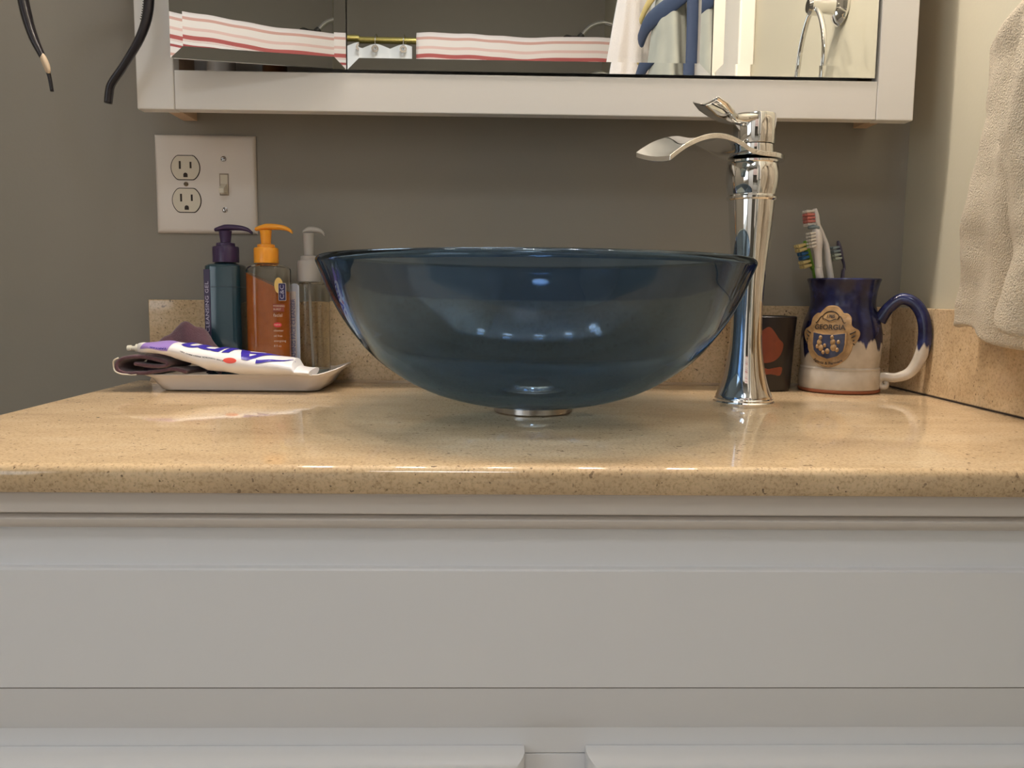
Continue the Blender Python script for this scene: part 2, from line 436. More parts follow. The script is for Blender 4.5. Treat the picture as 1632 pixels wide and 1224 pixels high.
# ------------------------------------------------------------------ faucet
FX, FY = 0.2595, -0.187
fa = empty('waterfall_faucet', (FX, FY, CT), 'tall polished chrome waterfall faucet behind the glass sink', 'faucet')
bm = bmesh.new()
prof = [(0.0, CT+0.0002), (0.0305, CT+0.0002), (0.0308, CT+0.0030), (0.0295, CT+0.0042), (0.0295, CT+0.0062), (0.0285, CT+0.0070), (0.0283, CT+0.0095)]
cv = catmull([(0.0280, 0, CT+0.0100), (0.0250, 0, CT+0.017), (0.0218, 0, CT+0.028), (0.0185, 0, CT+0.045), (0.0165, 0, CT+0.062), (0.0155, 0, CT+0.085), (0.0157, 0, CT+0.11), (0.0168, 0, CT+0.133),
              (0.0188, 0, CT+0.156), (0.0208, 0, CT+0.178), (0.0224, 0, CT+0.198), (0.0230, 0, CT+0.2065)], 5)
prof += [(p.x, p.z) for p in cv]
prof += [(0.0250, CT+0.2080), (0.0252, CT+0.2100), (0.0232, CT+0.2118)]
cv = catmull([(0.0232, 0, CT+0.2122), (0.0250, 0, CT+0.219), (0.0262, 0, CT+0.2275), (0.0258, 0, CT+0.236), (0.0242, 0, CT+0.2425)], 5)
prof += [(p.x, p.z) for p in cv]
prof += [(0.0252, CT+0.2435), (0.0252, CT+0.2455), (0.0220, CT+0.2463), (0.0, CT+0.2463)]
lathe(bm, prof, 64, (FX, FY, 0)); build('faucet_column', bm, CHROME, fa, smooth='auto')
PHI = R_(36)
dv = Vector((-cos(PHI), -sin(PHI), 0)); nv = Vector((sin(PHI), -cos(PHI), 0))
def spt(s, n, z): return Vector((FX, FY, 0)) + dv*s + nv*n + Vector((0, 0, z))
# curved waterfall sheet
path = catmull([(-0.037, 0, 1.0612), (-0.02, 0, 1.0614), (0.0, 0, 1.0616), (0.018, 0, 1.0617), (0.031, 0, 1.0632), (0.043, 0, 1.0670), (0.056, 0, 1.0703), (0.072, 0, 1.0722), (0.088, 0, 1.0714), (0.105, 0, 1.0675), (0.122, 0, 1.0610), (0.135, 0, 1.0540), (0.145, 0, 1.0478)], 5)
n = len(path)
bm = bmesh.new(); secs = []
for i, p in enumerate(path):
    t = i/(n-1); s = p.x
    if s < 0.0: hw = 0.026*math.sqrt(max(0.02, 1-(s/0.0375)**2))
    elif s < 0.03: hw = 0.026-0.005*(s/0.03)
    else: hw = 0.021
    th = 0.0024
    roll = 0.0038*max(0, min(1, (s-0.05)/0.09))
    sag = 0.0022*max(0, min(1, (s-0.04)/0.05))
    row_t, row_b = [], []
    for k in range(9):
        c = -1+2*k/8
        dz = sag*(c*c-1)-roll*c
        row_t.append(spt(s, c*hw, p.z+dz+th)); row_b.append(spt(s, c*hw, p.z+dz-th))
    secs.append(row_t+row_b[::-1])
loft(bm, secs); build('waterfall_spout', bm, CHROME, fa, smooth='auto', bevel=0.0006)
bm = bmesh.new()
lathe(bm, [(0.0, 1.0642), (0.0195, 1.0642), (0.0200, 1.066), (0.0196, 1.0730), (0.0165, 1.0736), (0.0, 1.0736)], 48, (FX, FY, 0))
build('neck_collar', bm, CHROME, fa, smooth='auto')
bm = bmesh.new()
lathe(bm, [(0.0, 1.0738), (0.0200, 1.0738), (0.0206, 1.0748), (0.0210, 1.1015), (0.0204, 1.1030), (0.0, 1.1038)], 64, (FX, FY, 0))
lh = build('lever_handle', bm, CHROME, fa, smooth='auto')
# lever leaf
bm = bmesh.new(); secs = []
lp = catmull([(-0.008, 0, 1.1000), (0.010, 0, 1.0985), (0.024, 0, 1.0960), (0.038, 0, 1.0945), (0.052, 0, 1.0965), (0.064, 0, 1.1005), (0.076, 0, 1.1050)], 6)
hwl = lerp_list([0.0185, 0.0165, 0.0110, 0.0100, 0.0150, 0.0175, 0.0150], len(lp))
thl = lerp_list([0.0036, 0.0045, 0.0050, 0.0040, 0.0028, 0.0018, 0.0010], len(lp))
for i, p in enumerate(lp):
    row_t, row_b = [], []
    t = i/(len(lp)-1)
    for k in range(9):
        c = -1+2*k/8
        cup = 0.0040*(c*c-0.4)*max(0, t-0.3)*1.5
        e = math.sqrt(max(0.0, 1-c*c))*0.6+0.4
        row_t.append(spt(p.x, c*hwl[i], p.z+cup+thl[i]*e)); row_b.append(spt(p.x, c*hwl[i], p.z+cup-thl[i]*e))
    secs.append(row_t+row_b[::-1])
loft(bm, secs); build('lever_leaf', bm, CHROME, lh, smooth=True)

# ------------------------------------------------------------------ medicine cabinet
mc = empty('medicine_cabinet', (0.037, -0.05, 1.1175), 'white framed triple mirror medicine cabinet on the grey wall', 'cabinet')
CX0, CX1, CY, CZ0, CZ1 = -0.388, 0.462, -0.100, 1.1178, 1.70
OX0, OX1, OZ0, OZ1 = -0.3475, 0.4205, 1.1595, 1.66
box('frame_stile', CX0, OX0-0.0003, CY, CY+0.018, CZ0, CZ1, CREAMP, mc, bevel=0.0012)
box('frame_stile', OX1+0.0003, CX1, CY, CY+0.018, CZ0, CZ1, CREAMP, mc, bevel=0.0012)
box('frame_rail', OX0, OX1, CY+0.0006, CY+0.018, CZ0+0.0004, OZ0, CREAMP, mc, bevel=0.0010)
box('frame_rail', OX0, OX1, CY+0.0006, CY+0.018, OZ1, CZ1, CREAMP, mc, bevel=0.0010)
box('side_panel', -0.374, -0.358, CY+0.018, -0.001, 1.1250, CZ1-0.01, WOOD, mc)
box('side_panel', 0.4375, 0.4535, CY+0.018, -0.001, 1.1280, CZ1-0.01, WOOD, mc)
box('bottom_panel', -0.358, 0.4375, CY+0.018, -0.001, 1.1465, 1.156, CREAMP, mc)
box('top_panel', -0.358, 0.4375, CY+0.018, -0.001, 1.67, 1.685, CREAMP, mc)
box('back_panel', -0.358, 0.4375, -0.005, -0.001, 1.156, 1.67, CREAMP, mc)
for zz in (1.33, 1.50): box('shelf', -0.357, 0.4365, -0.074, -0.006, zz, zz+0.008, CREAMP, mc)
def mirror_door(x0, x1, rot, piv, tilt=0.0):
    z0, z1 = 1.1625, 1.657
    y = CY
    Rm = Matrix.Rotation(rot, 3, 'Z')
    def T(p): return Rm @ (Vector(p)-Vector(piv)) + Vector(piv)
    d = empty('mirror_door', (0, 0, 0)); d.parent = mc; d.location = Vector(((x0+x1)/2, y, z0))-mc.location
    bw = 0.0125; g = math.tan(R_(2.0))*bw
    bm = bmesh.new()
    def rc(i, yy): return [T((x0+i, yy, z0+i)), T((x1-i, yy, z0+i)), T((x1-i, yy, z1-i)), T((x0+i, yy, z1-i))]
    o_, i_ = rc(0, y-g), rc(bw, y)
    O = [bm.verts.new(p) for p in o_]; I = [bm.verts.new(p) for p in i_]; B = [bm.verts.new(p) for p in rc(0, y+0.003)]
    bm.faces.new(I)
    for k in range(4):
        bm.faces.new([O[k], O[(k+1) % 4], I[(k+1) % 4], I[k]]); bm.faces.new([O[k], B[k], B[(k+1) % 4], O[(k+1) % 4]])
    bm.faces.new(B)
    build('mirror', bm, MIRROR, d)
    bm = bmesh.new(); bx(bm, x0+0.004, x1-0.004, y+0.0032, y+0.012, z0+0.003, z1-0.003)
    for v in bm.verts: v.co = T(v.co)
    build('backing', bm, mat('mirror_backing_dark', (0.10, 0.085, 0.07), 0.6), d)
TILT = 11.5
mirror_door(-0.161-0.1795, -0.162, R_(TILT), (-0.161, CY, 0))
mirror_door(-0.1605, 0.2352, 0.0, (0, CY, 0))
mirror_door(0.2362, 0.4165, 0.0, (0, CY, 0))
# jar and bottle standing inside behind the ajar door
def jar(name, x, y, z, r, h, m, label, cat, capm):
    t = empty(name, (x, y, z), label, cat)
    bm = bmesh.new(); lathe(bm, [(0, z), (r*0.92, z), (r, z+0.003), (r, z+h*0.7), (r*0.8, z+h*0.76), (0, z+h*0.76)], 24, (x, y, 0)); build('body', bm, m, t, smooth='auto')
    bm = bmesh.new(); lathe(bm, [(0, z+h*0.762), (r*0.85, z+h*0.762), (r*0.85, z+h*0.97), (r*0.78, z+h), (0, z+h)], 24, (x, y, 0)); build('cap', bm, capm, t, smooth='auto')
jar('cream_jar', -0.315, -0.040, 1.1562, 0.016, 0.045, PLATE, 'small cream jar inside the cabinet behind the ajar left mirror', 'jar', IVORY)
jar('medicine_bottle', -0.255, -0.036, 1.1562, 0.014, 0.060, mat('brown_plastic', (0.25, 0.10, 0.04), 0.3), 'small brown medicine bottle inside the mirror cabinet', 'bottle', PLATE)

# ------------------------------------------------------------------ vanity light bar (above the frame)
lb = empty('vanity_light_bar', (0.015, -0.03, BZ), 'chrome bar with five globe bulbs above the mirror cabinet', 'lamp')
box('back_plate', -0.42, 0.45, -0.035, -0.001, BZ-0.05, BZ+0.05, CHROME, lb, bevel=0.006)
BULB = mat('frosted_bulb', (1, 0.95, 0.88), 0.3, emit=(1.0, 0.82, 0.6), estr=40.0)
for x in BX:
    bm = bmesh.new(); lathe(bm, [(0, 0), (0.021, 0), (0.021, 0.06), (0.017, 0.075), (0.014, 0.085), (0, 0.085)], 24, (x, -0.035, BZ), ax=Matrix.Rotation(pi/2, 3, 'X'))
    so = build('socket', bm, CHROME, lb, smooth='auto')
    bm = bmesh.new(); bmesh.ops.create_uvsphere(bm, u_segments=24, v_segments=14, radius=0.0205, matrix=Matrix.Translation((x, BY, BZ)))
    build('bulb', bm, BULB, so, smooth=True)
cl = empty('ceiling_lamp', (-0.15, -1.75, ZC), 'round flush ceiling lamp in the middle of the bathroom', 'lamp')
bm = bmesh.new(); lathe(bm, [(0.225, ZC-0.001), (0.24, ZC-0.002), (0.24, ZC-0.03), (0.226, ZC-0.036), (0.225, ZC-0.001)], 48, (-0.15, -1.75, 0)); build('rim', bm, NICKEL, cl, smooth='auto')
bm = bmesh.new(); lathe(bm, [(0, ZC-0.030), (0.225, ZC-0.026), (0.225, ZC-0.02), (0, ZC-0.02)], 48, (-0.15, -1.75, 0))
build('diffuser', bm, mat('diffuser_glow', (1, 1, 1), 0.5, emit=(0.9, 0.95, 1), estr=3.0), cl, smooth=True)

# ------------------------------------------------------------------ switch and outlet plate
ex0, ex1, ez0, ez1 = -0.4090, -0.2885, 0.9915, 1.1083
wp = empty('wall_plate', ((ex0+ex1)/2, 0, ez0), 'white two-gang wall plate with outlets and a toggle switch', 'outlet')
bm = bmesh.new()
def rc2(i, y): return [(ex0+i, y, ez0+i), (ex1-i, y, ez0+i), (ex1-i, y, ez1-i), (ex0+i, y, ez1-i)]
loft(bm, [rc2(0, -0.0003), rc2(0, -0.002), rc2(0.0012, -0.0040), rc2(0.0035, -0.0055), rc2(0.006, -0.0060)])
build('plate', bm, PLATE, wp, smooth='auto')
gL, gR, gz = -0.3718, -0.3262, 1.0500
def outlet(cx, cz):
    bm = bmesh.new()
    def shape(r, hh):
        pts = []
        for k in range(48):
            a = 2*pi*k/48; x = r*cos(a); z = max(-hh, min(hh, r*sin(a))); pts.append((x, z))
        return pts
    prism(bm, shape(0.0177, 0.0148), -0.0058, -0.0063, lambda u, v, h: Vector((cx+u, h, cz+v)))
    g_ = build('groove', bm, SLOT, wp)
    bm = bmesh.new(); prism(bm, shape(0.01665, 0.0138), -0.0058, -0.0070, lambda u, v, h: Vector((cx+u, h, cz+v)))
    f_ = build('receptacle', bm, IVORY, wp)
    for sx, hh in ((-0.0064, 0.0046), (0.0064, 0.0038)):
        box('slot', cx+sx-0.0011, cx+sx+0.0011, -0.0073, -0.0065, cz+0.0030-hh, cz+0.0030+hh, SLOT, f_)
    bm = bmesh.new()
    pts = [(-0.0025, -0.0025), (0.0025, -0.0025)]+[(0.0025*cos(R_(a)), 0.0003+0.0025*sin(R_(a))) for a in range(0, 181, 20)]
    prism(bm, pts, -0.0073, -0.0065, lambda u, v, h: Vector((cx+u, h, cz-0.0088+v))); build('ground_hole', bm, SLOT, f_)
outlet(gL, gz+0.0193); outlet(gL+0.0003, gz-0.0193)
def screw(x, z, m, r=0.0034, ang=20):
    bm = bmesh.new(); lathe(bm, [(0, 0), (r, 0), (r*0.95, 0.0007), (r*0.5, 0.0012), (0, 0.0013)], 20, (x, -0.0059, z), ax=Matrix.Rotation(pi/2, 3, 'X'))
    s = build('screw', bm, m, wp, smooth='auto')
    bm = bmesh.new(); bx(bm, x-r*0.85, x+r*0.85, -0.0075, -0.0070, z-0.0004, z+0.0004, rot=Matrix.Rotation(R_(ang), 3, 'Y'), piv=Vector((x, -0.007, z)))
    build('screw_slot', bm, SLOT, s)
screw(gL, gz, mat('brass_screw_dull', (0.22, 0.16, 0.1), 0.4, metal=0.6), 0.0028, 0)
screw(gR, gz+0.0302, NICKEL, 0.0034, -20); screw(gR, gz-0.0302, NICKEL, 0.0034, 65)
box('switch_opening', gR-0.0055, gR+0.0055, -0.0064, -0.0056, gz-0.0130, gz+0.0130, mat('switch_frame_shade', (0.30, 0.24, 0.18), 0.5), wp)
bm = bmesh.new(); bx(bm, gR-0.0044, gR+0.0044, -0.0066, -0.0056, gz-0.0115, gz+0.0115)
tg = build('toggle_switch', bm, IVORY, wp)
bm = bmesh.new()
loft(bm, [[(gR+sx*0.0038, -0.0062, gz-0.004+sz*0.0052) for sx, sz in ((-1, -1), (1, -1), (1, 1), (-1, 1))],
          [(gR+sx*0.0030, -0.0175, gz-0.0085+sz*0.0030) for sx, sz in ((-1, -1), (1, -1), (1, 1), (-1, 1))]])
build('toggle_lever', bm, IVORY, tg, smooth='auto', bevel=0.0006)

# ------------------------------------------------------------------ soap tray
TX, TY = -0.2815, -0.070
tray = empty('soap_tray', (TX, TY, CT), 'shallow white ceramic tray holding the pump bottles and toothpaste', 'tray')
def trs(w_, d_, z, rad, lift=0.0):
    return [(TX+u, TY+v, z+lift*max(0, (abs(u)-0.075)/0.035)**1.5*(1.0 if u > 0 else 0.25)) for u, v in rrect(w_, d_, rad, 6)]
bm = bmesh.new()
loft(bm, [trs(0.160, 0.080, CT+0.0016, 0.012), trs(0.170, 0.088, CT+0.0005, 0.014), trs(0.176, 0.094, CT+0.0018, 0.016), trs(0.188, 0.100, CT+0.0085, 0.018, 0.001), trs(0.198, 0.104, CT+0.0140, 0.020, 0.004),
          trs(0.218, 0.110, CT+0.0170, 0.022, 0.007), trs(0.221, 0.112, CT+0.0180, 0.022, 0.0085), trs(0.219, 0.110, CT+0.0190, 0.022, 0.0085), trs(0.198, 0.100, CT+0.0160, 0.020, 0.005),
          trs(0.185, 0.094, CT+0.0100, 0.018, 0.001), trs(0.170, 0.088, CT+0.0045, 0.016), trs(0.150, 0.075, CT+0.0038, 0.012)])
build('dish', bm, mat('white_glazed_ceramic', (0.74, 0.68, 0.63), 0.22), tray, smooth='auto')
TZ = CT+0.0040

# ------------------------------------------------------------------ pump bottles
def pump(parent, cx, cy, z0, capr, caph, stemh, nx, m, headw=0.0065, headx0=-0.011, ribs=True, droop=0.004, capz2=0.0):
    """cap, ribs, stem and nozzle"""
    bm = bmesh.new()
    seg = 48 if ribs else 32
    rings = lathe(bm, [(0, z0), (capr, z0), (capr, z0+caph*0.86), (capr*0.93, z0+caph*0.93), (capr*0.72, z0+caph*0.95), (capr*0.70, z0+caph*1.12), (capr*0.52, z0+caph*1.16), (0, z0+caph*1.16)], seg, (cx, cy, 0))
    if ribs:
        for rg in rings[1:3]:
            for i, v in enumerate(rg):
                if i % 2: v.co.x = cx+(v.co.x-cx)*0.965; v.co.y = cy+(v.co.y-cy)*0.965
    build('pump_collar', bm, m, parent, smooth='auto')
    bm = bmesh.new()
    zs = z0+caph*1.16; zt = z0+caph+stemh
    lathe(bm, [(0, zs-0.001), (capr*0.40, zs-0.001), (capr*0.40, zs+0.002), (capr*0.46, zt-0.004), (capr*0.50, zt), (0, zt)], 24, (cx, cy, 0))
    st = build('pump_stem', bm, m, parent, smooth='auto')
    bm = bmesh.new()
    pts = catmull([(cx+headx0, cy, zt+0.0010), (cx, cy, zt+0.0034), (cx+(nx-cx)*0.45, cy, zt+0.0036), (cx+(nx-cx)*0.8, cy, zt+0.0018), (nx, cy, zt+0.0034-droop-0.0015)], 5)
    nn = len(pts)
    rad = lerp_list([headw*0.85, headw, headw*0.78, headw*0.62, headw*0.5], nn)
    secs = []
    hh = lerp_list([0.0022, 0.0040, 0.0034, 0.0026, 0.0020], nn)
    for p, r, h in zip(pts, rad, hh):
        secs.append([(p.x, p.y+r*cos(a), p.z+h*sin(a) if sin(a) > 0 else p.z+h*0.9*sin(a)) for a in [2*pi*k/16 for k in range(16)]])
    loft(bm, secs); build('pump_head', bm, m, st, smooth='auto')
def body(name, cx, cy, z0, z1, w_, d_, rad, neckr, m, parent, shoulder=0.008, inset=0.0, thick=None):
    bm = bmesh.new()
    N = 6
    def rr_(ww, dd, r_, z): return [(cx+u, cy+v, z) for u, v in rrect(ww, dd, min(r_, ww/2-1e-4, dd/2-1e-4), N)]
    secs = [rr_(w_-0.006, d_-0.006, rad, z0), rr_(w_-0.001, d_-0.001, rad, z0+0.001), rr_(w_, d_, rad, z0+0.004), rr_(w_, d_, rad, z1-shoulder)]
    for k in range(1, 6):
        a = R_(90*k/5); q = 1-cos(a)
        secs.append(rr_(w_+(neckr*2.3-w_)*q*0.999, d_+(neckr*2.3-d_)*q*0.999, rad+(neckr-rad)*q, z1-shoulder+shoulder*sin(a)))
    secs.append(rr_(neckr*2, neckr*2, neckr, z1+0.0012))
    if thick:
        z = z1+0.0012; t = thick
        secs.append(rr_(neckr*2-2*t, neckr*2-2*t, neckr, z))
        for k in range(5, 0, -1):
            a = R_(90*k/5); q = 1-cos(a)
            secs.append(rr_(w_-2*t+(neckr*2.3-w_)*q*0.999, d_-2*t+(neckr*2.3-d_)*q*0.999, rad+(neckr-rad)*q, z1-shoulder+shoulder*sin(a)-t))
        secs += [rr_(w_-2*t, d_-2*t, rad, z1-shoulder-t), rr_(w_-2*t, d_-2*t, rad, z0+0.004), rr_(w_-0.006-2*t, d_-0.006-2*t, rad, z0+t*1.5)]
    loft(bm, secs)
    return build(name, bm, m, parent, smooth='auto')

# teal bottle
b1 = empty('pump_bottle', (-0.3115, -0.055, TZ), 'teal face wash bottle with a dark purple pump on the tray', 'bottle')
TEAL = mat('teal_plastic', (0.022, 0.065, 0.090), 0.14, trans=0.2, coat=0.4)
PURP = mat('dark_purple_plastic', (0.050, 0.028, 0.085), 0.3)
bo = body('bottle_body', -0.3118, -0.055, TZ, 0.9540, 0.0410, 0.036, 0.009, 0.011, TEAL, b1, 0.004)
bm = bmesh.new(); loft(bm, [[(-0.3118+u, -0.0732+v, z) for u, v in rrect(0.0405, 0.0008, 0.0002, 1)] for z in (0.90, 0.902)]); bm.free()
bm = bmesh.new(); loft(bm, [[(-0.3118+u*1.006, -0.055+v*1.006, z) for u, v in rrect(0.041, 0.036, 0.009, 6)] for z in (0.9268, 0.9275)], cap0=False, cap1=False)
build('liquid_line', bm, mat('liquid_line_dark', (0.02, 0.05, 0.07), 0.3), bo)
pump(b1, -0.3110, -0.055, 0.9556, 0.0148, 0.0195, 0.0165, -0.2800, PURP)
box('side_label', -0.3312, -0.3242, -0.0736, -0.0722, 0.828, 0.947, mat('label_violet', (0.045, 0.035, 0.085), 0.4), bo, bevel=0.0004)
LW = mat('label_print_lilac', (0.42, 0.40, 0.52), 0.5)
bm = text_bm('DEEP CLEANSING GEL', 0.0076, lambda u, v: Vector((-0.3277-v*0.72, -0.07375, 0.894+u)), 0.0001, 0, space=1.05)
build('label_text', bm, LW, bo)

# orange bottle: clear shell, orange gel inside
b2 = empty('pump_bottle', (-0.2585, -0.070, TZ), 'orange gel face wash bottle with a bright orange pump, middle on the tray', 'bottle')
CLEARP = glass_mat('clear_plastic', (0.97, 0.96, 0.93), 0.02, 1.3)
ORG = mat('orange_gel', (0.62, 0.185, 0.035), 0.12, trans=0.30, ior=1.35, vary=(140, 0.22), sss=0.1)
bo = body('bottle_shell', -0.2583, -0.070, TZ, 0.9530, 0.0495, 0.030, 0.013, 0.0115, CLEARP, b2, 0.006, thick=0.0009)
def rr2(w_, d_, z, z_r=None): return [(-0.2583+u, -0.070+v, z if z_r is None else z+(z_r-z)*(u/w_+0.5)) for u, v in rrect(w_, d_, 0.0118, 6)]
bm = bmesh.new(); loft(bm, [rr2(0.0415, 0.022, TZ+0.0020), rr2(0.0470, 0.0275, TZ+0.0050), rr2(0.0474, 0.0279, 0.90), rr2(0.0474, 0.0279, 0.944, 0.922)])
build('orange_gel', bm, ORG, b2, smooth='auto')
ORP = mat('orange_plastic', (0.90, 0.36, 0.03), 0.3, sss=0.1)
pump(b2, -0.2605, -0.070, 0.9548, 0.0137, 0.0185, 0.0185, -0.2304, ORP)
yF = -0.0853
bm = bmesh.new(); prism(bm, [(-0.2432+0.0048*cos(a), 0.9295+0.0088*sin(a)) for a in [2*pi*k/28 for k in range(28)]], yF, yF-0.0003, lambda u, v, h: Vector((u, h, v)))
build('label_disc', bm, mat('label_yellow', (0.75, 0.52, 0.16), 0.5), b2)
bm = bmesh.new(); prism(bm, [(-0.2392+u, 0.9222+v) for u, v in rrect(0.0088, 0.0200, 0.0012, 3)], yF-0.0003, yF-0.0006, lambda u, v, h: Vector((u, h, v)))
build('label_tag_edge', bm, mat('label_pale', (0.62, 0.55, 0.46), 0.5), b2)
bm = bmesh.new(); prism(bm, [(-0.2392+u, 0.9222+v) for u, v in rrect(0.0078, 0.0190, 0.0010, 3)], yF-0.0006, yF-0.0009, lambda u, v, h: Vector((u, h, v)))
nt_ = build('label_tag', bm, mat('label_navy', (0.025, 0.02, 0.09), 0.4), b2)
bm = text_bm('C&C', 0.0080, lambda u, v: Vector((-0.2392-v*0.8, yF-0.0010, 0.9222+u)), 0.0, 0)
build('tag_text', bm, LW, nt_)
for (z, h, w_, nm, mm) in ((0.9000, 0.0085, 0.0125, 'label_block', mat('label_brown', (0.24, 0.05, 0.03), 0.5)),):
    box(nm, -0.2500, -0.2500+w_, yF-0.0003, yF, z, z+h, mm, b2)
CRP = mat('label_cream_print', (0.66, 0.50, 0.36), 0.5)
def line_text(t, z, sz, m, par=b2, y=yF-0.0004, x=-0.2497, nm='label_text'):
    bm = text_bm(t, sz, lambda u, v: Vector((x+u, y, z+v)), 0.0, 0, 'LEFT'); return build(nm, bm, m, par)
line_text('MORNING', 0.9062, 0.0028, CRP); line_text('BURST', 0.9025, 0.0030, CRP)
line_text('facial', 0.8958, 0.0052, CRP)
bm = bmesh.new(); prism(bm, [(-0.2452+0.0046*cos(a), 0.8850+0.0027*sin(a)) for a in [2*pi*k/24 for k in range(24)]], yF, yF-0.0004, lambda u, v, h: Vector((u, h, v)))
rb = build('label_badge', bm, mat('label_red', (0.62, 0.03, 0.045), 0.4), b2)
bm = text_bm('NEW', 0.0030, lambda u, v: Vector((-0.2452+u, yF-0.0005, 0.8850+v))); build('badge_text', bm, CRP, rb)
for t, z in (('cleanser', 0.8785), ('oil free', 0.8725), ('energizing', 0.8668), ('8 fl oz', 0.8610)): line_text(t, z, 0.0034, CRP)

# clear bottle
b3 = empty('pump_bottle', (-0.2127, -0.050, TZ), 'nearly empty clear pump bottle with a frosted top, beside the glass bowl', 'bottle')
bo = body('bottle_shell', -0.2122, -0.050, TZ, 0.9330, 0.0385, 0.030, 0.0145, 0.0125, CLEARP, b3, 0.006, thick=0.0008)
bm = bmesh.new(); loft(bm, [[(-0.2122+u, -0.050+v, z) for u, v in rrect(w_, d_, 0.009, 6)] for w_, d_, z in ((0.028, 0.02, TZ+0.0018), (0.0345, 0.026, TZ+0.0045), (0.0345, 0.026, TZ+0.0165))])
build('liquid', bm, mat('pale_blue_liquid', (0.50, 0.58, 0.60), 0.1, trans=0.6, ior=1.33), b3, smooth='auto')
FROST = mat('frosted_plastic', (0.60, 0.57, 0.54), 0.4, trans=0.35)
pump(b3, -0.2165, -0.050, 0.9345, 0.0135, 0.0260, 0.0300, -0.1975, FROST, headw=0.005, headx0=-0.006, ribs=True, droop=0.004)
bm = bmesh.new(); tube(bm, [(-0.2165, -0.050, 0.934), (-0.2150, -0.050, 0.88), (-0.2125, -0.050, TZ+0.006)], 0.0016, 8); build('dip_tube', bm, FROST, b3, smooth=True)
ps = [( -0.2300+u, 0.8790+v) for u, v in rrect(0.0110, 0.106, 0.0045, 5)]
bm = bmesh.new(); prism(bm, ps, -0.0665, -0.0661, lambda u, v, h: Vector((u, h+0.0022*max(0, (-0.2255-u)/0.01)**2*2, v)))
lbm = build('side_label', bm, mat('label_blue_white', (0.50, 0.56, 0.66), 0.45), b3)
bm = bmesh.new(); prism(bm, [(-0.2318+u, 0.8760+v) for u, v in rrect(0.0068, 0.094, 0.001, 2)], -0.0669, -0.0665, lambda u, v, h: Vector((u, h+0.0022*max(0, (-0.2255-u)/0.01)**2*2, v)))
lb2 = build('label_field', bm, mat('label_white', (0.66, 0.62, 0.60), 0.45), lbm)
bm = text_bm('FOAMING FACE CLEANSER', 0.0066, lambda u, v: Vector((-0.2314-v*0.85, -0.0667, 0.876+u)), 0.0, 0, space=0.95)
build('label_text', bm, mat('label_ink_blue', (0.10, 0.12, 0.28), 0.5), lbm)

# ------------------------------------------------------------------ toothpaste tube (lying upside down)
KEY = [(-0.3895, 0.8591, 0.0050, 0.0050), (-0.384, 0.8595, 0.0062, 0.0100), (-0.373, 0.8600, 0.0064, 0.0150), (-0.3525, 0.8588, 0.0085, 0.0185), (-0.3325, 0.8543, 0.0110, 0.0205), (-0.3124, 0.8490, 0.0130, 0.022),
       (-0.285, 0.8458, 0.0134, 0.0235), (-0.265, 0.8435, 0.0130, 0.0245), (-0.231, 0.8410, 0.0105, 0.026), (-0.2175, 0.8398, 0.0092, 0.0268), (-0.2140, 0.8365, 0.0045, 0.0270), (-0.1985, 0.8348, 0.0040, 0.0272)]
TPY = -0.1150
def tkey(x):
    if x <= KEY[0][0]: return KEY[0]
    for a, b_ in zip(KEY, KEY[1:]):
        if x <= b_[0]:
            t = (x-a[0])/(b_[0]-a[0]); return tuple(a[i]+(b_[i]-a[i])*t for i in range(4))
    return KEY[-1]
def tsurf(x, phi, off=0.0):
    _, zc, hz, hy = tkey(x)
    # rounded front, phi from the front (0) up over the top (90 deg)
    return Vector((x, TPY-(hy+off)*cos(phi), zc+(hz+off)*sin(phi)+0.0006*sin(x*180+phi*2)))
tp = empty('toothpaste_tube', (-0.29, TPY, 0.835), 'white and blue toothpaste tube lying upside down across the tray', 'toothpaste')
WT = mat('tube_white', (0.88, 0.86, 0.86), 0.3)
bm = bmesh.new()
xs = []
for a, b_ in zip(KEY, KEY[1:]): xs += [a[0]+(b_[0]-a[0])*k/3 for k in range(3)]
xs.append(KEY[-1][0])
loft(bm, [[tsurf(x, 2*pi*k/40) for k in range(40)] for x in xs]); build('tube_body', bm, WT, tp, smooth='auto')
bm = bmesh.new(); lathe(bm, [(0, 0), (0.0048, 0), (0.0046, 0.004), (0.0026, 0.0045), (0.0024, 0.0090), (0.0034, 0.0095), (0.003, 0.0135), (0, 0.0138)], 20, (-0.3885, TPY, 0.8591), ax=Matrix.Rotation(-pi/2, 3, 'Y'))
build('nozzle', bm, mat('nozzle_white', (0.78, 0.76, 0.66), 0.35), tp, smooth='auto')
LAV = mat('tube_lavender', (0.36, 0.24, 0.62), 0.3); BLUEI = mat('tube_navy_ink', (0.045, 0.03, 0.36), 0.3)
bm = bmesh.new(); grid(bm, 12, 14, lambda a, b_: tsurf(-0.385+0.033*a+0.012*b_, R_(-5+150*b_), 0.0003)); build('lavender_band', bm, LAV, tp, smooth=True)
def tmap(x0, ph0, flip=True, sx=1.0, kk=0.0215):
    def f(u, v):
        if flip: u, v = -u, -v
        return tsurf(x0+u*sx, ph0+v/kk, 0.0006)
    return f
bm = text_bm('TARTAR', 0.0052, tmap(-0.3620, R_(12)), 0.0002, cuts=1); build('band_text', bm, BLUEI, tp)
bm = text_bm('A\u0131m', 0.0420, tmap(-0.2850, R_(66), sx=1.50, kk=0.0225), 0.0009, 0.30, cuts=3, space=0.95); build('brand_lettering', bm, BLUEI, tp)
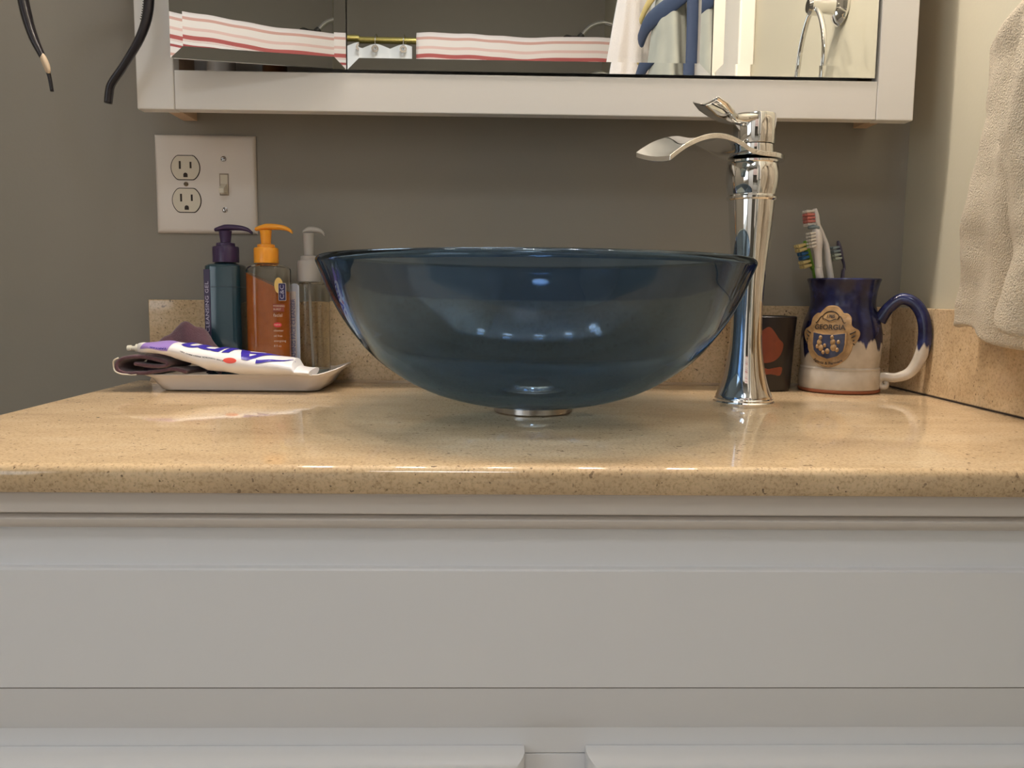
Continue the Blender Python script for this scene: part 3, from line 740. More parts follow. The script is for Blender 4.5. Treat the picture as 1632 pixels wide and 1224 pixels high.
# swoosh under the A
bm = bmesh.new()
grid(bm, 16, 3, lambda a, b_: tsurf(-0.2560+0.040*a, R_(24+44*a**1.6)+(b_-0.5)*0.30*(1-a*0.85), 0.0007)); build('swoosh', bm, BLUEI, tp)
bm = bmesh.new()
RED = mat('tube_red_ink', (0.80, 0.10, 0.07), 0.35)
grid(bm, 24, 3, lambda a, b_: tsurf(-0.2835+0.0072*b_*cos(2*pi*a), R_(12)+0.20*b_*sin(2*pi*a), 0.0009), wrapu=True); build('red_dot', bm, RED, tp)
bm = text_bm('TARTAR CONTROL FRESH MINT GEL', 0.0031, tmap(-0.3120, R_(10)), 0.0001, cuts=0); build('small_text', bm, mat('tube_black_ink', (0.03, 0.03, 0.05), 0.4), tp)

# ------------------------------------------------------------------ purple washcloth
CLOTH = mat('purple_terry', (0.115, 0.055, 0.072), 0.95, sheen=0.4, bump=(900, 0.6, 0.0015), vary=(70, 0.3))
wc = empty('washcloth', (-0.37, -0.10, 0.825), 'crumpled plum washcloth tucked under the toothpaste on the tray', 'washcloth')
cp = catmull([(-0.334, 0, 0.8345), (-0.350, 0, 0.8375), (-0.366, 0, 0.8350), (-0.382, 0, 0.8330), (-0.398, 0, 0.8325), (-0.4085, 0, 0.8370), (-0.4095, 0, 0.8440), (-0.402, 0, 0.8490), (-0.388, 0, 0.8505), (-0.370, 0, 0.8490),
              (-0.357, 0, 0.8455), (-0.3555, 0, 0.8420), (-0.366, 0, 0.8405), (-0.380, 0, 0.8410), (-0.392, 0, 0.8425)], 6)
bm = bmesh.new()
def clf(a, b_):
    p = cp[min(int(a*(len(cp)-1)+0.5), len(cp)-1)]
    y = -0.128+0.055*b_
    k = mn.noise(Vector((p.x*60, y*45, p.z*60)))
    e = 0.004*mn.noise(Vector((a*7, 3.1, 0)))
    return Vector((p.x+0.0015*k+0.006*b_, y+e*(1-b_), p.z+0.0014*k-0.003*b_))
grid(bm, len(cp), 16, clf); build('rolled_fold', bm, CLOTH, wc, smooth=True, sol=0.0042, sub=1)
bm = bmesh.new()
def pk(a, b_):
    x = -0.394+0.088*a; y = -0.0935+0.018*b_
    peak = max(0, 1-abs(x+0.345)/(0.050 if x < -0.345 else 0.042))
    if b_ < 0.01 or b_ > 0.99: return Vector((x, y+(0.002 if b_ > 0.5 else -0.002), 0.826+0.02*peak))
    ridge = 0.064*peak**0.50*(0.72+0.28*sin(pi*b_)) + 0.0022*sin(x*260+y*160)*min(1, peak*2)
    return Vector((x+0.004*mn.noise(Vector((x*70, y*70, 1))), y+0.005*mn.noise(Vector((x*60, 5, y*60))), 0.8255+ridge+0.006*mn.noise(Vector((x*50, y*80, 2)))))
grid(bm, 30, 14, pk); build('crumpled_peak', bm, CLOTH, wc, smooth=True, sol=0.003, sub=1)
bm = bmesh.new()
hp = [p for p in cp[20:42]]
tube(bm, [(p.x+(-0.0023 if i > 4 else 0), -0.1290+0.0015*sin(i*0.6), p.z+0.0012*(1 if i > 14 else -1)) for i, p in enumerate(hp)], 0.0008, 8, flat=(1, 1)); build('white_hem', bm, mat('hem_white', (0.72, 0.66, 0.56), 0.7), wc, smooth=True)

# ------------------------------------------------------------------ stoneware mug
MX, MY = 0.4115, -0.060
mug = empty('stoneware_mug', (MX, MY, CT), 'blue and cream glazed stoneware mug holding the toothbrushes', 'mug')
def mug_mat():
    m = bpy.data.materials.new('dripped_glaze'); m.use_nodes = True; nt = m.node_tree; b = nt.nodes['Principled BSDF']
    tc = nt.nodes.new('ShaderNodeTexCoord'); sp = nt.nodes.new('ShaderNodeSeparateXYZ'); nt.links.new(tc.outputs['Object'], sp.inputs[0])
    mp = nt.nodes.new('ShaderNodeMapping'); mp.inputs['Scale'].default_value = (70, 70, 12); nt.links.new(tc.outputs['Object'], mp.inputs[0])
    n = nt.nodes.new('ShaderNodeTexNoise'); n.inputs['Scale'].default_value = 1.0; n.inputs['Detail'].default_value = 2; nt.links.new(mp.outputs[0], n.inputs['Vector'])
    a = nt.nodes.new('ShaderNodeMath'); a.operation = 'MULTIPLY_ADD'; nt.links.new(n.outputs['Fac'], a.inputs[0]); a.inputs[1].default_value = 0.055; nt.links.new(sp.outputs['Z'], a.inputs[2])
    r = nt.nodes.new('ShaderNodeMapRange'); nt.links.new(a.outputs[0], r.inputs[0]); r.inputs[1].default_value = CT+0.0790; r.inputs[2].default_value = CT+0.0825
    n2 = nt.nodes.new('ShaderNodeTexNoise'); n2.inputs['Scale'].default_value = 60; n2.inputs['Detail'].default_value = 3; nt.links.new(tc.outputs['Object'], n2.inputs['Vector'])
    bl = ramp(nt, n2.outputs['Fac'], [(0.32, (0.010, 0.010, 0.030)), (0.52, (0.018, 0.020, 0.068)), (0.66, (0.030, 0.038, 0.13)), (0.80, (0.12, 0.14, 0.25))]).outputs[0]
    cr = ramp(nt, n2.outputs['Fac'], [(0.3, (0.47, 0.41, 0.33)), (0.7, (0.60, 0.54, 0.46))]).outputs[0]
    mx = nt.nodes.new('ShaderNodeMix'); mx.data_type = 'RGBA'; nt.links.new(r.outputs[0], mx.inputs[0]); nt.links.new(cr, mx.inputs[6]); nt.links.new(bl, mx.inputs[7])
    nt.links.new(mx.outputs[2], b.inputs['Base Color']); b.inputs['Roughness'].default_value = 0.16
    return m
GLAZE = mug_mat()
MP = [(0.0452, 0.0048), (0.0460, 0.0080), (0.0462, 0.0150), (0.0455, 0.0250), (0.0448, 0.0270), (0.0452, 0.0285), (0.0438, 0.0305), (0.0442, 0.0330), (0.0450, 0.0420), (0.0456, 0.0550), (0.0450, 0.0700), (0.0425, 0.0830), (0.0388, 0.0930), (0.0366, 0.1010), (0.0362, 0.1080), (0.0372, 0.1180), (0.0398, 0.1280), (0.0412, 0.1310)]
def mr(z):
    z -= CT
    for a, b_ in zip(MP, MP[1:]):
        if z <= b_[1]: t = max(0, (z-a[1])/(b_[1]-a[1])); return a[0]+(b_[0]-a[0])*t
    return MP[-1][0]
bm = bmesh.new()
prof = [(r, CT+z) for r, z in MP]+[(0.0406, CT+0.1325), (0.0392, CT+0.1315)]+[(r-0.0042, CT+z) for r, z in reversed(MP[5:])]+[(0.038, CT+0.012), (0, CT+0.010)]
lathe(bm, [(0, CT+0.0047)]+prof, 72, (MX, MY, 0)); build('mug_body', bm, GLAZE, mug, smooth='auto')
bm = bmesh.new(); lathe(bm, [(0, CT+0.0003), (0.0435, CT+0.0003), (0.0458, CT+0.0016), (0.0460, CT+0.0040), (0.0450, CT+0.0046), (0, CT+0.0046)], 64, (MX, MY, 0)); build('bare_clay_foot', bm, mat('bare_terracotta', (0.27, 0.085, 0.04), 0.7), mug, smooth='auto')
HA = R_(-33); hd = Vector((cos(HA), sin(HA), 0))
def hp_(s, z): return Vector((MX, MY, CT+z))+hd*s
hpts = catmull([hp_(0.041, 0.084), hp_(0.050, 0.099), hp_(0.063, 0.1095), hp_(0.077, 0.1045), hp_(0.0865, 0.089), hp_(0.0895, 0.068), hp_(0.0865, 0.046), hp_(0.077, 0.027), hp_(0.062, 0.0195), hp_(0.048, 0.0195), hp_(0.0415, 0.0125)], 6)
bm = bmesh.new(); tube(bm, hpts, lerp_list([0.0075, 0.0068, 0.0066, 0.0068, 0.0072, 0.0075, 0.0072, 0.0062, 0.0055, 0.0052, 0.0045], len(hpts)), 16, flat=(1.0, 0.82)); build('handle', bm, GLAZE, mug, smooth=True)
bm = bmesh.new()
tube(bm, catmull([hp_(0.047, 0.0195), hp_(0.0445, 0.0145), hp_(0.047, 0.0085), hp_(0.0515, 0.0085), hp_(0.0525, 0.0125), hp_(0.050, 0.0140)], 5), lerp_list([0.0040, 0.0038, 0.0036, 0.0034, 0.0028, 0.0018], 26), 10); build('handle_curl', bm, GLAZE, mug, smooth=True)
# badge: raised cartouche wrapped on the belly
BA = R_(-129); BZ0 = CT+0.0655
def bmap(u, v, h):
    z = BZ0+v; r = mr(z)+h; a = BA+u/0.0455
    return Vector((MX+r*cos(a), MY+r*sin(a), z))
half = [(0, 0.0360), (0.0070, 0.0350), (0.0125, 0.0305), (0.0150, 0.0275), (0.0200, 0.0270), (0.0240, 0.0225), (0.0238, 0.0150), (0.0262, 0.0115), (0.0318, 0.0085), (0.0330, 0.0030), (0.0300, -0.0040), (0.0255, -0.0095), (0.0245, -0.0150), (0.0205, -0.0230), (0.0140, -0.0295), (0.0070, -0.0335), (0, -0.0348)]
outl = half+[(-u, v) for u, v in reversed(half[1:-1])]
oc2 = []
for i in range(len(outl)):
    p0, p1, p2, p3 = [Vector((*outl[(i+k-1) % len(outl)], 0)) for k in range(4)]
    for k in range(3):
        t = k/3; q = 0.5*((2*p1)+(-p0+p2)*t+(2*p0-5*p1+4*p2-p3)*t*t+(-p0+3*p1-3*p2+p3)*t**3); oc2.append((q.x, q.y))
def cart(sc_h, poly, cen=(0, 0)):
    bm = bmesh.new(); rings = []
    for s, h in sc_h: rings.append([bm.verts.new(bmap(cen[0]+(u-cen[0])*s, cen[1]+(v-cen[1])*s, h)) for u, v in poly])
    for A, B in zip(rings, rings[1:]):
        for i in range(len(A)): bm.faces.new([A[i], A[(i+1) % len(A)], B[(i+1) % len(A)], B[i]])
    c_ = bm.verts.new(bmap(cen[0], cen[1], sc_h[-1][1])); A = rings[-1]
    for i in range(len(A)): bm.faces.new([A[i], A[(i+1) % len(A)], c_])
    return bm
CLAY = mat('tan_stoneware_badge', (0.36, 0.225, 0.105), 0.25, vary=(95, 0.65), bump=(260, 0.5, 0.0012)); CLAYD = mat('badge_dark_stain', (0.045, 0.030, 0.022), 0.4)
bd = build('badge', cart([(1.0, -0.0008), (0.995, 0.0020), (0.965, 0.0032), (0.93, 0.0030), (0.7, 0.0028), (0.4, 0.0028), (0.15, 0.0028)], oc2), CLAY, mug, smooth='auto')
shield = [(-0.0170, 0.0050), (-0.006, 0.0030), (0.006, 0.0030), (0.0170, 0.0050), (0.0168, -0.008), (0.0155, -0.0155), (0.0100, -0.0215), (0.0, -0.0250), (-0.0100, -0.0215), (-0.0155, -0.0155), (-0.0168, -0.008)]
build('shield_rim', cart([(1.08, 0.0026), (1.08, 0.0040), (1.0, 0.0042), (0.9, 0.0040), (0.5, 0.0036), (0.2, 0.0036)], shield, (0, -0.008)), CLAY, bd, smooth='auto')
build('shield_field', cart([(0.99, 0.0040), (0.97, 0.0044), (0.6, 0.0043), (0.3, 0.0043), (0.1, 0.0043)], shield, (0, -0.008)), mat('shield_blue_wash', (0.045, 0.052, 0.095), 0.3, vary=(150, 0.8)), bd, smooth='auto')
# relief figures within the shield
rl = random.Random(5)
bm = bmesh.new()
for (fu, fv, s_) in ((-0.008, -0.001, 0.0026), (-0.009, -0.0065, 0.0036), (-0.007, -0.0125, 0.0036), (-0.011, -0.0110, 0.0024), (0.004, 0.000, 0.0024), (0.005, -0.0055, 0.0034), (0.006, -0.0115, 0.0040), (0.0105, -0.0050, 0.0022), (0.000, -0.0160, 0.0030), (-0.003, -0.0095, 0.0022), (0.0095, -0.0140, 0.0024), (-0.0045, -0.0175, 0.0022)):
    u0_ = [bm.verts.new(bmap(fu+s_*cos(a)*0.8, fv+s_*sin(a)*1.1, 0.0042)) for a in [2*pi*k/10 for k in range(10)]]
    u1_ = [bm.verts.new(bmap(fu+s_*0.55*cos(a)*0.8, fv+s_*0.55*sin(a)*1.1, 0.0058)) for a in [2*pi*k/10 for k in range(10)]]
    for i in range(10): bm.faces.new([u0_[i], u0_[(i+1) % 10], u1_[(i+1) % 10], u1_[i]])
    bm.faces.new(u1_)
build('relief_figures', bm, CLAY, bd, smooth=True)
for t, sz, v, h in (('GEORGIA', 0.0078, 0.0112, 0.0036), ('1785', 0.0050, 0.0235, 0.0036)):
    bm = text_bm(t, sz, lambda u, v_, v=v, h=h: bmap(u, v_+v+0.06*u*u*-10, h), 0.0002, cuts=1); build('badge_lettering', bm, CLAYD, bd)
def arcmap(u, v):
    a = R_(-90)+u/0.0290; r = 0.0290-v; return bmap(r*cos(a), r*sin(a)-0.0010, 0.0036)
bm = text_bm('Agents & Farmers', 0.0044, lambda u, v: arcmap(u, v), 0.0001, cuts=1); build('badge_lettering', bm, CLAYD, bd)
bm = bmesh.new()
for sg in (-1, 1):
    tube(bm, [bmap(sg*(0.008+0.0015*k)*1.0, 0.0200+0.004*sin(k*0.9), 0.0036) for k in range(7)], 0.0005, 6)
    for k in range(4): tube(bm, [bmap(sg*(0.0215+0.0018*k), 0.004-0.004*k, 0.0034), bmap(sg*(0.0275-0.0008*k), 0.007-0.0045*k, 0.0034)], 0.0007, 6)
tube(bm, [bmap(-0.007+0.014*k/8, 0.0195+0.0012*cos(k/8*pi*2), 0.0036) for k in range(9)], 0.0005, 6)
tube(bm, [bmap(0.010*cos(R_(a)), 0.0215+0.008*sin(R_(a)), 0.0036) for a in range(10, 171, 16)], 0.0005, 6)
build('scrollwork', bm, CLAYD, bd, smooth=True)

# ------------------------------------------------------------------ toothbrushes
def bp_(px, py, y): # position read off beside the mug rim, at the brush's own depth y
    k = (y+1.04)/0.985
    X = (0.3797+(px-1300)*0.00074-(445-py)*0.00004)*k; Z = 0.925+(0.0186+(445-py)*0.00073)*k
    return Vector((X, y, Z))
def brush(label, back, y, rads, m, br, foot, headflat=(0.45, 1.0), n_neck=4):
    """back: pixel points from head tip down to the mug rim; br: list of (t0,t1,len,material,dir)"""
    pts = [bp_(x, y_, y) for x, y_ in back]+[Vector(foot)]
    cpn = catmull(pts, 6)
    t = empty('toothbrush', foot, label, 'toothbrush', 'toothbrushes in the blue mug')
    bm = bmesh.new(); tube(bm, cpn, lerp_list(rads, len(cpn)), 14, flat=headflat, up=(1, 0, 0)); build('handle', bm, m, t, smooth=True)
    return t, pts
def tufts(t, p0, p1, L, n, m, dirv, w_=0.0048, name='bristles', taper=0.0):
    bm = bmesh.new(); d = Vector(dirv).normalized()
    for i in range(n):
        q = p0.lerp(p1, (i+0.5)/n); ln = L*(1+0.10*((i % 2)-0.5))
        for k in range(3):
            yy = (k-1)*w_*0.75
            s = Vector((0, yy, 0)); r = (p1-p0).length/n*0.46
            tube(bm, [q+s, q+s+d*ln*0.6, q+s+d*ln], [r*0.8, r*0.95, r*1.05], 6)
    return build(name, bm, m, t, smooth='auto')
WHB = mat('brush_white_plastic', (0.74, 0.70, 0.68), 0.3); RDB = mat('bristle_red', (0.62, 0.20, 0.17), 0.6); WBR = mat('bristle_white', (0.72, 0.68, 0.62), 0.6)
GRN = mat('brush_green_plastic', (0.17, 0.36, 0.04), 0.3); YBR = mat('bristle_yellow', (0.62, 0.50, 0.22), 0.6); BBR = mat('bristle_blue', (0.03, 0.13, 0.30), 0.6)
DKB = mat('brush_dusk_purple', (0.10, 0.085, 0.13), 0.35); PBR = mat('bristle_pale_green', (0.42, 0.46, 0.38), 0.6); GRB = mat('rubber_grey_blue', (0.22, 0.27, 0.29), 0.5)
t, P = brush('white toothbrush with red and white bristles, tallest in the blue mug', [(1299, 333), (1300, 345), (1302, 358), (1309, 370), (1317, 390), (1320, 415), (1324, 445)], -0.055, [0.0028, 0.0054, 0.0056, 0.0042, 0.0034, 0.0042, 0.0050, 0.0050, 0.0045], WHB, None, (0.4200, -0.052, CT+0.018), headflat=(0.75, 1.0))
a, b_ = bp_(1295, 335, -0.055), bp_(1297, 361, -0.055)
for k in range(5): tufts(t, a.lerp(b_, k/5), a.lerp(b_, (k+0.95)/5), 0.0098, 1, (WBR if k in (0, 4) else RDB), (-1, 0, -0.05), w_=0.0085, name='bristle_row')
t, P = brush('white toothbrush with pale ridged bristles in front of the red bristled one', [(1300, 361), (1302, 375), (1303, 392), (1304, 405), (1305, 425), (1307, 445)], -0.068, [0.0030, 0.0066, 0.0070, 0.0052, 0.0046, 0.0050, 0.0050, 0.0045], WHB, None, (0.4050, -0.066, CT+0.018), headflat=(0.85, 1.0))
a, b_ = bp_(1296, 369, -0.068), bp_(1298, 395, -0.068)
for k in range(5): tufts(t, a.lerp(b_, k/5), a.lerp(b_, (k+0.8)/5), 0.0062, 1, WBR, (-1, 0, -0.25), w_=0.0090, name='bristle_row')
bm = bmesh.new(); tube(bm, [bp_(1289, 363, -0.068), bp_(1296, 362, -0.068), bp_(1303, 364, -0.068), bp_(1305, 365, -0.068)], [0.0020, 0.0032, 0.0036, 0.0022], 10, flat=(0.9, 1.5)); build('rubber_tip', bm, GRB, t, smooth=True)
t, P = brush('lime green toothbrush with yellow and blue bristles leaning left in the blue mug', [(1283, 384), (1286, 397), (1290, 412), (1295, 427), (1300, 445)], -0.046, [0.0030, 0.0056, 0.0056, 0.0045, 0.0040, 0.0045, 0.0045], GRN, None, (0.4080, -0.042, CT+0.018), headflat=(0.6, 1.0))
a, b_ = bp_(1280, 387, -0.046), bp_(1291, 426, -0.046)
for k, mm in enumerate((YBR, YBR, BBR, BBR, YBR, YBR)): tufts(t, a.lerp(b_, k/6), a.lerp(b_, (k+0.92)/6), 0.0096 if mm is YBR else 0.0080, 1, mm, (-1, 0, -0.30), w_=0.0085, name='bristle_row')
t, P = brush('dusky purple toothbrush with pale bristles, rightmost in the blue mug', [(1336, 383), (1338, 395), (1341, 407), (1345, 418), (1346, 430), (1343, 446)], -0.044, [0.0022, 0.0050, 0.0050, 0.0030, 0.0024, 0.0030, 0.0040, 0.0040], DKB, None, (0.4180, -0.040, CT+0.018), headflat=(0.55, 1.0))
a, b_ = bp_(1334, 391, -0.044), bp_(1339, 414, -0.044)
for k, mm in enumerate((GRB, GRB, PBR, PBR)): tufts(t, a.lerp(b_, k/4), a.lerp(b_, (k+0.92)/4), 0.0085, 1, mm, (-1, 0, -0.2), w_=0.0085, name='bristle_row')

# ------------------------------------------------------------------ dark cup with orange decoration
KX, KY = 0.3265, -0.052
cup = empty('dark_cup', (KX, KY, CT), 'dark smoky cup with orange decoration between the faucet and the mug', 'cup')
bm = bmesh.new(); lathe(bm, [(0, CT+0.0005), (0.0265, CT+0.0005), (0.0280, CT+0.0030), (0.0300, CT+0.05), (0.0325, CT+0.0870), (0.0318, CT+0.0878), (0.0308, CT+0.0868), (0.0284, CT+0.05), (0.0262, CT+0.008), (0, CT+0.006)], 56, (KX, KY, 0))
build('cup_body', bm, mat('dark_glass', (0.020, 0.016, 0.016), 0.30), cup, smooth='auto')
def patch(name, pts, cen, m, par):
    bm = bmesh.new(); rings = []; N = len(pts)
    P = [Vector((*p, 0)) for p in pts]; sm = []
    for i in range(N):
        p0, p1, p2, p3 = P[i-1], P[i], P[(i+1) % N], P[(i+2) % N]
        for k in range(3):
            t = k/3; sm.append(0.5*((2*p1)+(-p0+p2)*t+(2*p0-5*p1+4*p2-p3)*t*t+(-p0+3*p1-3*p2+p3)*t**3))
    for sc_, h in ((1, -0.0002), (1, 0.0006), (0.75, 0.0006), (0.5, 0.0006), (0.25, 0.0006)):
        rings.append([bm.verts.new(kmap(cen[0]+(p.x-cen[0])*sc_, cen[1]+(p.y-cen[1])*sc_, h)) for p in sm])
    for A, B in zip(rings, rings[1:]):
        for i in range(len(A)): bm.faces.new([A[i], A[(i+1) % len(A)], B[(i+1) % len(A)], B[i]])
    c_ = bm.verts.new(kmap(cen[0], cen[1], 0.0006)); A = rings[-1]
    for i in range(len(A)): bm.faces.new([A[i], A[(i+1) % len(A)], c_])
    return build(name, bm, m, par, smooth='auto')
def kmap(u, v, h):
    z = CT+v; r = 0.0278+0.0047*(v/0.0878)+h; a = R_(-105)+u/0.030; return Vector((KX+r*cos(a), KY+r*sin(a), z))
OD = mat('orange_enamel', (0.21, 0.048, 0.022), 0.40, vary=(90, 0.3))
patch('orange_patch', [(-0.016, 0.040), (-0.006, 0.034), (0.006, 0.036), (0.014, 0.044), (0.0165, 0.056), (0.011, 0.062), (0.007, 0.068), (0.0, 0.076), (-0.008, 0.071), (-0.016, 0.064), (-0.019, 0.052)], (0, 0.052), OD, cup)
patch('orange_band', [(-0.018, 0.021), (-0.008, 0.0195), (0.004, 0.021), (0.015, 0.0195), (0.017, 0.029), (0.008, 0.0285), (0.0, 0.027), (-0.010, 0.030), (-0.018, 0.030)], (0, 0.0245), OD, cup)

# ------------------------------------------------------------------ headband hanging on a wall hook, upper left
HB = mat('black_plastic', (0.020, 0.018, 0.022), 0.22)
hb = empty('headband', (-0.4245, -0.13, 1.32), 'black plastic hair headband hanging ends down left of the mirror cabinet', 'headband')
hk = catmull([(-0.4640, -0.128, 1.1285), (-0.4655, -0.129, 1.1430), (-0.4690, -0.13, 1.1580), (-0.4790, -0.13, 1.1810), (-0.4855, -0.13, 1.2050), (-0.4885, -0.13, 1.2300), (-0.4850, -0.13, 1.2650), (-0.4660, -0.13, 1.3000), (-0.4260, -0.13, 1.3180),
              (-0.3860, -0.13, 1.3010), (-0.3640, -0.13, 1.2680), (-0.3590, -0.13, 1.2360), (-0.3605, -0.131, 1.2080), (-0.3690, -0.132, 1.1830), (-0.3860, -0.132, 1.1560), (-0.4005, -0.131, 1.1370), (-0.4040, -0.13, 1.1270), (-0.4055, -0.13, 1.1170)], 5)
bm = bmesh.new(); tube(bm, hk, lerp_list([0.0018, 0.0020, 0.0030, 0.0048, 0.0056, 0.0056, 0.0056, 0.0056, 0.0056, 0.0056, 0.0056, 0.0056, 0.0052, 0.0046, 0.0042, 0.0042, 0.0045, 0.0042], len(hk)), 12, flat=(1.25, 0.9), up=(0, 1, 0)); 
build('band', bm, HB, hb, smooth=True)
bm = bmesh.new()
for i in range(50, 62):
    p, q = hk[i], hk[i+1]
    for s in (0, 0.5):
        m_ = p.lerp(q, s); tdir = (q-p).normalized(); nr = Vector((-tdir.z, 0, tdir.x)); cen = Vector((-0.4245, -0.13, 1.22))
        if nr.dot(cen-m_) < 0: nr = -nr
        tube(bm, [m_+nr*0.004, m_+nr*0.0066], [0.0009, 0.0005], 5)
build('teeth', bm, HB, hb, smooth='auto')
bm = bmesh.new()
seg = hk[6:13]; tube(bm, [p+Vector((0.0006, -0.0012, 0)) for p in seg], [0.0016, 0.0028, 0.0032, 0.0034, 0.0034, 0.0032, 0.002], 10)
build('worn_patch', bm, mat('worn_tan_tip', (0.60, 0.47, 0.33), 0.6), hb, smooth=True)
hkk = empty('wall_hook', (-0.4245, 0, 1.30), 'small chrome wall hook left of the mirror cabinet', 'hook')
bm = bmesh.new(); lathe(bm, [(0, 0), (0.016, 0), (0.016, 0.004), (0.012, 0.006), (0, 0.006)], 24, (-0.4245, -0.0008, 1.3065), ax=Matrix.Rotation(pi/2, 3, 'X')); build('rosette', bm, CHROME, hkk, smooth='auto')
bm = bmesh.new(); tube(bm, catmull([(-0.4245, -0.005, 1.3065), (-0.4245, -0.06, 1.3060), (-0.4245, -0.12, 1.3062), (-0.4245, -0.142, 1.309), (-0.4245, -0.150, 1.322)], 6), 0.0042, 12); build('hook_arm', bm, CHROME, hkk, smooth=True)

# ------------------------------------------------------------------ towel ring and towel on the right wall
RY, RZ = -0.425, 1.345
ring = empty('towel_ring', (XR, RY, RZ), 'chrome towel ring on the right wall holding the beige towel', 'towel ring')
bm = bmesh.new(); lathe(bm, [(0, 0), (0.026, 0), (0.027, 0.004), (0.022, 0.010), (0.012, 0.014), (0.010, 0.030), (0.013, 0.036), (0.013, 0.048), (0.009, 0.052), (0, 0.052)], 32, (XR-0.0005, RY, RZ), ax=Matrix.Rotation(-pi/2, 3, 'Y')); build('post', bm, CHROME, ring, smooth='auto')
bm = bmesh.new()
rp = []
for k in range(40):
    a = 2*pi*k/40; zz = RZ-0.066+0.062*cos(a); wy = 0.062*sin(a)*(0.80-0.20*cos(a)); rp.append((XR-0.044, RY+wy, zz))
tube(bm, rp, 0.0038, 12, closed=True); build('ring', bm, CHROME, ring, smooth=True)
TOW = mat('beige_terry', (0.66, 0.565, 0.42), 0.95, sheen=0.25, bump=(650, 1.0, 0.005), vary=(60, 0.10))
tw = empty('hand_towel', (XR-0.044, RY, 1.22), 'thick beige terry hand towel hanging at the right edge above the side splash', 'towel')
def leaf(front, zb, xo, ysh, seed, hwb):
    ztop = 1.219
    def f(a, b_):
        # a: across (0 far .. 1 near), b_: down from the ring
        z = ztop-(ztop-zb)*b_
        e = min(1, b_/0.17); e = e*e*(3-2*e)
        hw = 0.040+(hwb-0.040)*(0.25*min(1, b_/0.05)+0.75*e)
        y = RY+ysh*e-(a-0.5)*-2*hw*-1
        y = RY+ysh*e+(0.5-a)*2*hw+(0.024*math.exp(-((b_-0.45)/0.22)**2) if front else 0.012*b_-0.006*math.exp(-((b_-0.82)/0.07)**2))
        fold = 0.012*sin(a*15+seed+b_*2.0)+0.007*sin(a*29+seed*2+b_*3.5)
        x = (XR-0.044)+xo*min(1, b_/0.06+0.15)+fold*(0.35+0.65*e)-0.0035*sin(b_*11+a*5+seed)*e+0.003*mn.noise(Vector((a*6, b_*14, seed)))
        y += 0.004*mn.noise(Vector((b_*9, a*2, seed+4)))
        zz = z+0.004*mn.noise(Vector((a*5, 9, seed)))*b_
        zz += (0.010*sin(a*14+seed) + (0.012 if front else -0.004)*a)*b_**3
        if b_ < 1e-6: zz = ztop+0.001
        return Vector((min(x, XR-0.008), y, zz))
    return f
bm = bmesh.new(); grid(bm, 60, 70, leaf(False, 0.888, 0.004, 0.020, 0.6, 0.195)); build('back_layer', bm, TOW, tw, smooth=True, sol=0.0095, sub=1)
bm = bmesh.new(); grid(bm, 60, 70, leaf(True, 0.900, -0.040, -0.098, 2.4, 0.160)); build('front_layer', bm, TOW, tw, smooth=True, sol=0.0095, sub=1)
bm = bmesh.new()
def fold_top(a, b_):
    ang = pi*b_; y = RY+(0.5-a)*0.085
    return Vector((XR-0.044-0.014*cos(ang)*-1-0.010+0.0015*sin(a*30), y, 1.2185+0.013*sin(ang)))
grid(bm, 30, 9, fold_top); build('fold_over_ring', bm, TOW, tw, smooth=True, sol=0.006)

# ------------------------------------------------------------------ what the mirrors show: tub end of the room
rod = empty('curtain_rod', (-0.37, -2.46, 1.86), 'brass shower curtain rod across the far end of the bathroom', 'rod')
bm = bmesh.new(); tube(bm, [(XL+0.002, -2.46, 1.868), (XR-0.002, -2.46, 1.868)], 0.0125, 16); build('tube', bm, BRASS, rod, smooth='auto')
for x, sg in ((XL+0.001, 1), (XR-0.001, -1)):
    bm = bmesh.new(); lathe(bm, [(0, 0), (0.03, 0), (0.028, 0.008), (0.016, 0.016), (0, 0.016)], 24, (x, -2.46, 1.868), ax=Matrix.Rotation(sg*pi/2, 3, 'Y')); build('flange', bm, BRASS, rod, smooth='auto')
WCUR = mat('white_curtain', (0.80, 0.79, 0.77), 0.7, sheen=0.2)
cur = empty('shower_curtain', (-0.7, -2.46, 1.8), 'white shower curtain with metal grommets bunched on the brass rod', 'curtain')
cx0, cx1 = -1.20, -0.315
gx = [-0.345-0.105*k for k in range(8)]
def curf(a, b_):
    x = cx0+(cx1-cx0)*a
    dm = min(abs(x-g_) for g_ in gx)/0.0525
    zt = 1.842-0.014*min(1, dm)**1.5
    return Vector((x, -2.420+0.018*cos((x-gx[0])/0.105*2*pi)*(0.3+0.7*min(1, b_*4)), zt+(0.10-zt)*b_))
bm = bmesh.new(); grid(bm, 140, 14, curf); build('cloth', bm, WCUR, cur, smooth=True, sol=0.002)
for g_ in gx:
    bm = bmesh.new(); lathe(bm, [(0.006, -0.003), (0.0135, -0.003), (0.0135, 0.003), (0.006, 0.003)], 16, (g_, -2.3985, 1.820), ax=Matrix.Rotation(pi/2, 3, 'X'), closed=True); gr = build('grommet', bm, NICKEL, cur, smooth='auto')
    bm = bmesh.new(); tube(bm, [(g_, -2.44+0.040*cos(q), 1.850+0.034*sin(q)) for q in [2*pi*k/20 for k in range(20)]], 0.0018, 6, closed=True); build('ring', bm, NICKEL, cur, smooth=True)
